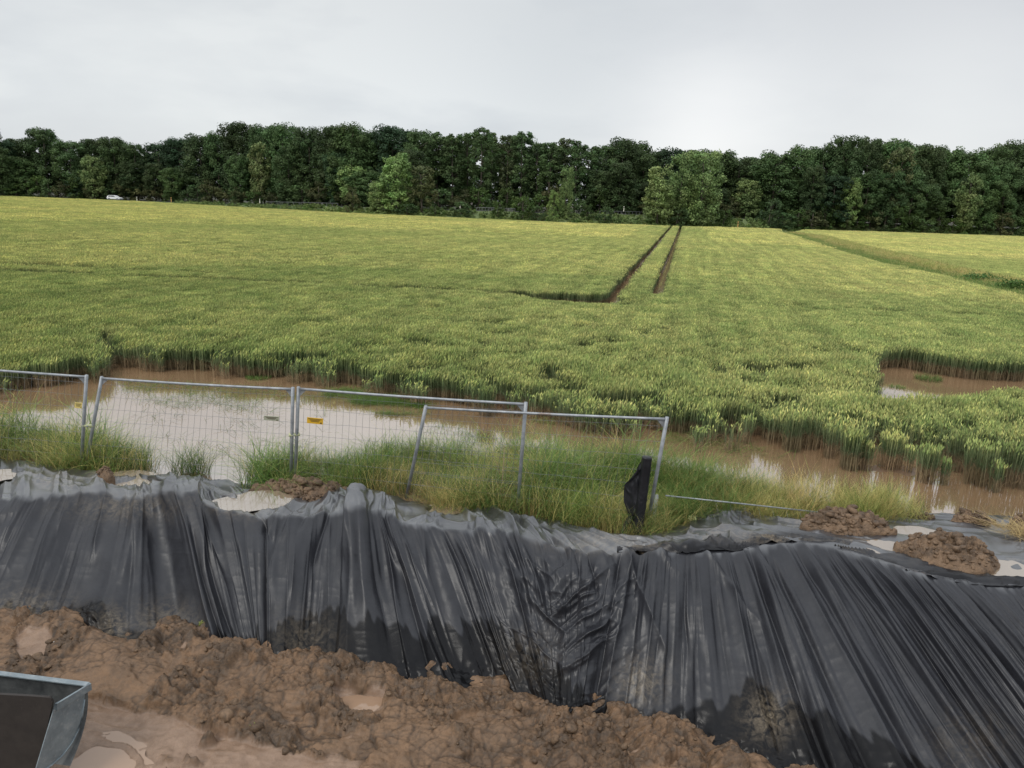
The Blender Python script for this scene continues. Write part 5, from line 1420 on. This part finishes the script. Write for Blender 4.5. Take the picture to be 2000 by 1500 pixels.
# ------------------------------------------------------------------ fence panels
def post_top(base, px_, py_, L):
    d = ray(px_, py_); q = EYE - base
    b_ = 2 * d @ q; c = q @ q - L * L; disc = b_ * b_ - 4 * c
    if disc < 0: t_ = -b_ / 2
    else:
        r_ = [(-b_ - math.sqrt(disc)) / 2, (-b_ + math.sqrt(disc)) / 2]
        t_ = max(r_, key=lambda v: (EYE + d * v)[2])
    return EYE + d * t_
def panel(lb_px, lt_px, rb_px, rt_px, zb_, label, Lh=2.0, Lhr=None, rail_z=0.985, signs=(), gl=True, gr_=True, nv=33, clamp=None):
    LB = at(*lb_px, zb_); RB = at(*rb_px, zb_)
    LT = post_top(LB, *lt_px, Lh); RT = post_top(RB, *rt_px, Lhr or Lh)
    e = empty('wire_fence', LB, label, 'fence panel', 'wire fence panels on the bank')
    q = lambda v: rel(v, e)
    ex = (RB - LB); ex /= np.linalg.norm(ex)
    for bp_, tp_ in ((LB, LT), (RB, RT)):
        mb = MB(); mb.tube([q(bp_ - (tp_ - bp_) * 0.10), q((bp_ + tp_) / 2), q(tp_)], 0.029, 10); mb.build('post', M['galv'], e, True)
    def S2(u, v): return (LB * (1 - u) + RB * u) * (1 - v) + (LT * (1 - u) + RT * u) * v
    mb = MB(); mb.tube([q(S2(u, rail_z)) - np.array([0, 0, 0.012 * math.sin(math.pi * u)]) for u in np.linspace(0.005, 0.995, 12)], 0.021, 8); mb.build('top_rail', M['galv'], e, True)
    mb = MB(); mb.tube([q(S2(u, 0.0)) for u in np.linspace(0.005, 0.995, 4)], 0.019, 8); mb.build('bottom_rail', M['galv'], e, True)
    nrm = np.cross(ex, [0, 0, 1.0]); nrm /= np.linalg.norm(nrm)
    for flag, u0, sg in ((gl, 0.0, 1), (gr_, 1.0, -1)):
        if not flag: continue
        a = S2(u0, rail_z - 0.012); b2 = S2(u0 + sg * 0.035, rail_z - 0.012); c2 = S2(u0, rail_z - 0.085)
        mb = MB(); mb.slab([q(a), q(b2), q(c2)], nrm, 0.008); mb.build('gusset', M['galv'], e)
    mb = MB()
    off = nrm * 0.012
    jit = np.random.default_rng(int(abs(lb_px[0]) * 7 + 3))
    for i in range(1, nv):
        u = i / nv; w_ = jit.normal(0, 0.0006, 9)
        mb.tube([q(S2(u + w_[k], 0.0 + (rail_z - 0.01) * k / 8)) + off for k in range(9)], 0.0024, 3, False)
    for k in range(1, 8):
        v = 0.05 + (rail_z - 0.05) * k / 7.5
        dz = jit.normal(0, 0.004, 14)
        mb.tube([q(S2(u, v)) - off + np.array([0, 0, dz[i]]) for i, u in enumerate(np.linspace(0.003, 0.997, 14))], 0.0026, 3, False)
    mb.build('wire_mesh', M['wire_grey'], e)
    for (u, v, w_, h_, mm, rot) in signs:
        c = S2(u, v) + nrm * 0.02 * (1 if nrm[1] < 0 else -1); uv = (S2(u, v + 0.05) - S2(u, v)); uv /= np.linalg.norm(uv)
        ax = ex * math.cos(rot) + uv * math.sin(rot); ay = uv * math.cos(rot) - ex * math.sin(rot)
        fr = np.cross(ax, ay); fr = fr if fr[1] < 0 else -fr
        mb = MB(); mb.box(q(c), ax * w_ / 2, ay * h_ / 2, fr * 0.003); sg_ = mb.build('sign_plate', M[mm], e)
        mb = MB()
        for yy, wf in ((0.30, 0.84), (0.10, 0.66), (-0.10, 0.50)):
            mb.box(q(c + ay * h_ * yy + fr * 0.0042), ax * w_ / 2 * wf, ay * h_ * 0.045, fr * 0.001)
        mb.box(q(c + ax * w_ * 0.38 - ay * h_ * 0.28 + fr * 0.0042), ax * w_ * 0.05, ay * h_ * 0.10, fr * 0.001)
        mb.build('printed_lines', M['print_dark'], sg_)
    return e, LB, LT, RB, RT, S2
eA = panel((-262, 885), (-250, 700), (158, 922), (169, 733), 0.02, 'wire fence panel at the left picture edge with a yellow sign', Lh=1.98, signs=[(0.975, 0.70, 0.13, 0.11, 'pale_yellow_sign', 0)])
eB = panel((166, 922), (199, 736), (568, 954), (572, 757), 0.02, 'wire fence panel with a strongly tilted left post and a pale sign', Lh=1.98, Lhr=2.0, signs=[(0.90, 0.70, 0.26, 0.085, 'pale_sign', 0.0)])
eC = panel((576, 954), (583, 756), (1010, 1005), (1027, 786), 0.02, 'wire fence panel with a bright yellow sign near its left post', Lh=2.0, Lhr=2.05, signs=[(0.085, 0.70, 0.28, 0.11, 'yellow_sign', 0.0)])
eD = panel((793, 975), (832, 793), (1262, 1040), (1303, 815), 0.02, 'loose wire fence panel leaning in front of its neighbour by the wrapped post', Lh=1.95, Lhr=2.05, gl=False)
def clampo(p1, p2, lb):
    c = (p1 + p2) / 2
    e = empty('fence_clamp', c, lb, 'fence clamp', 'clamps joining the fence panels')
    d = (p2 - p1) / np.linalg.norm(p2 - p1)
    mb = MB(); mb.tube([-d * 0.09, d * 0.09], 0.030, 8); mb.build('clamp_body', M['clamp'], e, True)
    mb = MB(); mb.tube([np.array([0, -0.05, 0]), np.array([0, 0.05, 0])], 0.012, 6); mb.build('bolt', M['galv'], e)
clampo(eA[5](1.0, 0.5), eB[5](0.0, 0.5), 'pale green clamp joining the upright and the tilted left posts')
clampo(eB[5](1.0, 0.55), eC[5](0.0, 0.55), 'pale green clamp joining the middle pair of fence posts')

# fallen panel at the right: rail on the grass, stub of a post
p0 = at(1283, 968, 0.42); p1 = at(1275, 1030, 0.12)
e = empty('fallen_wire_fence', p1, 'fallen fence panel half buried in grass right of the wrapped post', 'fence panel')
mb = MB(); mb.tube([rel(p0, e), rel(p1, e)], 0.032, 10); mb.build('post', M['galv'], e, True)
r0 = at(1300, 968, 0.52); r1 = at(1450, 984, 0.40); r2_ = at(1622, 1003, 0.22)
mb = MB(); mb.tube([rel(r0, e), rel(r1, e), rel(r2_, e)], 0.013, 8); mb.build('top_rail', M['galv'], e, True)
mb = MB()
for u in np.linspace(0.3, 0.98, 9):
    a = (r0 * (1 - u) + r2_ * u) + np.array([0, 0, -0.01]); mb.tube([rel(a, e), rel(a + np.array([0.02, -0.35, -0.30]), e)], 0.002, 3, False)
mb.build('wire_mesh', M['wire_grey'], e)
# yellow-green tag by the fallen panel
c = at(1352, 1012, 0.20); mb = MB(); mb.box((0, 0, 0), (0.06, 0.0, -0.004), (0, 0.035, 0.025), (0, -0.002, 0.003))
o = mb.build('tag', M['lime_tag']); o.location = tuple(c); o.name = 'plastic_tag'; tag(o, 'small lime yellow plastic tag lying at the rear edge of the right sheet', 'tag')

# ------------------------------------------------------------------ post wrapped in black film
base = at(1245, 1042, 0.16); topp = post_top(base, 1264, 893, 1.22)
e = empty('wrapped_post', base, 'thick post wrapped in wrinkled black film standing on the bank', 'post')
ax = (topp - base); Lp = np.linalg.norm(ax); ax /= Lp
sx = np.cross(ax, [0, 1.0, 0]); sx /= np.linalg.norm(sx); sy = np.cross(ax, sx)
nu, nv_ = 56, 110
uu = np.linspace(0, 2 * np.pi, nu); vv = np.linspace(-0.1, 1, nv_)
U, V_ = np.meshgrid(uu, vv, indexing='ij')
sup = (np.abs(np.cos(U)) ** 3.2 + np.abs(np.sin(U)) ** 3.2) ** (-1 / 3.2)
wr = 0.006 * (ridged(U * 1.5 + 0.0, V_ * 22 + np.sin(U) * 2, 3, 4) - 0.5) * (1 + 1.6 * np.exp(-((V_ - 0.32) / 0.16) ** 2)) + 0.006 * (fbm(U * 1.0, V_ * 6, 2, 5) - 0.5)
wr *= np.minimum(1, np.minimum(U, 2 * np.pi - U) * 2)
R = 0.072 * sup + wr
Q = (V_ * Lp)[:, :, None] * ax + (R * np.cos(U))[:, :, None] * sx + (R * np.sin(U))[:, :, None] * sy
capc = np.repeat((ax * (Lp + 0.01))[None, None], nu, 0)
Q = np.concatenate([Q, Q[:, -1:] * 0.3 + capc * 0.7, capc], 1)
npmesh('wrapping', Q, gridfaces(nu, nv_ + 2), M['tarp'], True, attrs={'wet': np.full(Q.shape[:2], 0.5), 'dirt': np.zeros(Q.shape[:2])}, parent=e)
# loose flap of film on its left side
nA, nB = 46, 80
fl_l = [(892, 1256), (905, 1252), (930, 1238), (952, 1222), (985, 1221), (1000, 1226), (1012, 1228), (1030, 1218), (1042, 1212)]
yy = np.linspace(898, 1044, nB); lx = interp(yy, fl_l); rx_ = 1263 - (yy - 893) * 0.13
G = []
pn = np.array([0.05, -1, 0.0]); pn /= np.linalg.norm(pn)
for a in np.linspace(0, 1, nA):
    G.append(on_plane(lx * (1 - a) + rx_ * a, yy, base + np.array([0, 0.02, 0]), pn))
G = np.array(G); AA, BB = np.meshgrid(np.linspace(0, 1, nA), np.linspace(0, 1, nB), indexing='ij')
dep = 0.09 * (ridged(AA * 1.3 + BB * 1.2, BB * 4.5 - AA * 1.5, 2, 6) - 0.5) * (1 - AA ** 3) - 0.10 * (1 - AA) * np.sin(BB * 3)
G = G + pn * dep[:, :, None]
G2 = G - pn * 0.004
V = np.concatenate([rel(G, e).reshape(-1, 3), rel(G2, e).reshape(-1, 3)]); n = nA * nB
F = np.vstack([gridfaces(nA, nB), gridfaces(nA, nB)[:, ::-1] + n])
npmesh('film_flap', V, F, M['tarp'], True, attrs={'wet': np.full(2 * n, 0.35), 'dirt': np.zeros(2 * n)}, parent=e)

# dry branched twigs behind the sheet
p = at(985, 990, 0.02)
e = empty('dry_twig', p, 'bare dry forked twig standing in the grass left of the middle post', 'twig')
mb = MB()
def tw(pts, r): mb.tube([rel(on_plane(np.array(a, float), np.array(b, float), p, np.array([0, -1.0, 0])), e) for a, b in pts], r, 5)
tw([(976, 992), (980, 950), (984, 905), (985, 870)], [0.010, 0.010, 0.008, 0.004])
tw([(974, 990), (962, 965), (958, 952)], [0.009, 0.007, 0.004]); tw([(976, 988), (990, 965), (998, 946)], [0.009, 0.007, 0.004])
tw([(980, 935), (970, 905), (962, 888)], [0.006, 0.005, 0.003]); tw([(977, 965), (974, 948)], [0.006, 0.003])
mb.build('branch', M['twig'], e, True)

# straw on the bank at the right picture edge and in the water by the middle posts
def straw_pile(a_, b_, z, n, r, lb):
    p = at(a_, b_, z)
    v, f, c = blades(rng, n, r, 0.2, 0.42, 0.007, 1.0, 0.5, gcol((0.30, 0.21, 0.09), (0.52, 0.40, 0.19)), 3)
    v[:, 2] = v[:, 2] * 0.35 + rng.uniform(0, 0.06)
    plant_obj('straw_pile', v, f, c, p, lb, 'straw', None, 'straw')
straw_pile(1985, 1044, 0.24, 420, 0.30, 'flattened golden straw on the sheet at the right picture edge')
straw_pile(618, 918, 0.12, 260, 0.20, 'flattened yellow dead grass right of the middle fence posts')

# ------------------------------------------------------------------ galvanised loader bucket, bottom left
Cn = at(172, 1336, 0.0); Lf = at(-260, 1282, 0.0); Fr = at(108, 1374, 0.0)
e = empty('loader_bucket', (Cn[0], Cn[1], -0.7), 'galvanised steel bucket with a dark brown front plate at the bottom left', 'bucket')
q = lambda v: rel(v, e)
side = Fr - Cn; side /= np.linalg.norm(side); back = Lf - Cn; back /= np.linalg.norm(back)
sn = np.cross(side, [0, 0, 1.0]); sn /= np.linalg.norm(sn)          # normal of the right wall
if sn @ back > 0: sn = -sn
# right wall: vertical plate, rounded foot
outl = [(108, 1374), (166, 1344), (164, 1366), (160, 1398), (152, 1425), (140, 1450), (122, 1474), (100, 1494), (72, 1512), (62, 1560), (70, 1500)]
poly = np.array([on_plane(np.array(float(a)), np.array(float(b)), Cn, sn) for a, b in outl])
mb = MB(); mb.slab([q(v) for v in poly], sn, 0.012); mb.build('side_wall', M['bucket'], e)
# flange round the rim
def bar(mb, a, b2, up, wd, th):
    a = np.asarray(a); b2 = np.asarray(b2); d = (b2 - a) / 2
    n_ = np.cross(d, up); n_ /= np.linalg.norm(n_); mb.box((a + b2) / 2, d, up / np.linalg.norm(up) * wd / 2, n_ * th / 2)
mb = MB(); bar(mb, q(Cn - side * 0.02 + sn * 0.012 - np.array([0, 0, 0.035])), q(Fr + sn * 0.012 - np.array([0, 0, 0.035])), np.array([0, 0, 1.0]), 0.075, 0.02)
mb.build('side_flange', M['bucket'], e)
mb = MB(); mb.tube([q(Cn + sn * 0.016 - np.array([0, 0, 0.002])), q(Fr + sn * 0.016 - np.array([0, 0, 0.002]))], 0.008, 8); mb.build('side_rim_bead', M['bucket'], e, True)
bn = np.cross(back, [0, 0, 1.0]); bn /= np.linalg.norm(bn); bn = bn if bn[1] < 0 else -bn
mb = MB(); bar(mb, q(Cn + bn * 0.006), q(Lf + bn * 0.006), bn, 0.065, 0.012); mb.build('rear_rim', M['bucket'], e)
mb = MB()
zz = np.linspace(0, 1, 12)
Vb = []
for a in (Cn + back * 0.01, Lf):
    for z_ in zz: Vb.append(q(a + np.array([0, 0, -0.02 - 0.68 * z_]) + bn * 0.35 * z_ ** 2.5))
mb.add(Vb, [(i, i + 1, i + 13, i + 12) for i in range(11)]); mb.build('rear_wall', M['inner'], e)
# curved edge bead of the side wall
ed = [(164, 1366), (160, 1398), (152, 1425), (140, 1450), (122, 1474), (100, 1494), (72, 1512)]
mb = MB(); mb.tube([q(on_plane(np.array(float(a)), np.array(float(b)), Cn, sn) + sn * 0.008) for a, b in ed], 0.009, 6); mb.build('edge_bead', M['bucket'], e, True)
# dark front plate
fp = Fr + side * 0.01
pl = at(np.array([-300.0]), np.array([1350.0]), 0.0)[0]
fd = pl - fp; fd /= np.linalg.norm(fd); fn = np.cross(fd, [0, 0, 1.0]); fn /= np.linalg.norm(fn); fn = fn if fn[1] < 0 else -fn
fn2 = fn
ou = [(104, 1370), (98, 1361), (60, 1358), (-280, 1340), (-320, 1700), (20, 1700), (78, 1500)]
poly = [q(on_plane(np.array(float(a)), np.array(float(b)), fp + fn * 0.02, fn2)) for a, b in ou]
mb = MB(); mb.slab(poly, fn2, 0.03); mb.build('front_plate', M['panel'], e)
mb = MB(); mb.tube([q(on_plane(np.array(float(a)), np.array(float(b)), fp + fn * 0.02, fn2)) for a, b in ((102, 1368), (97, 1362), (60, 1360), (-280, 1342))], 0.014, 8); mb.build('plate_lip', M['panel'], e, True)
print('done')
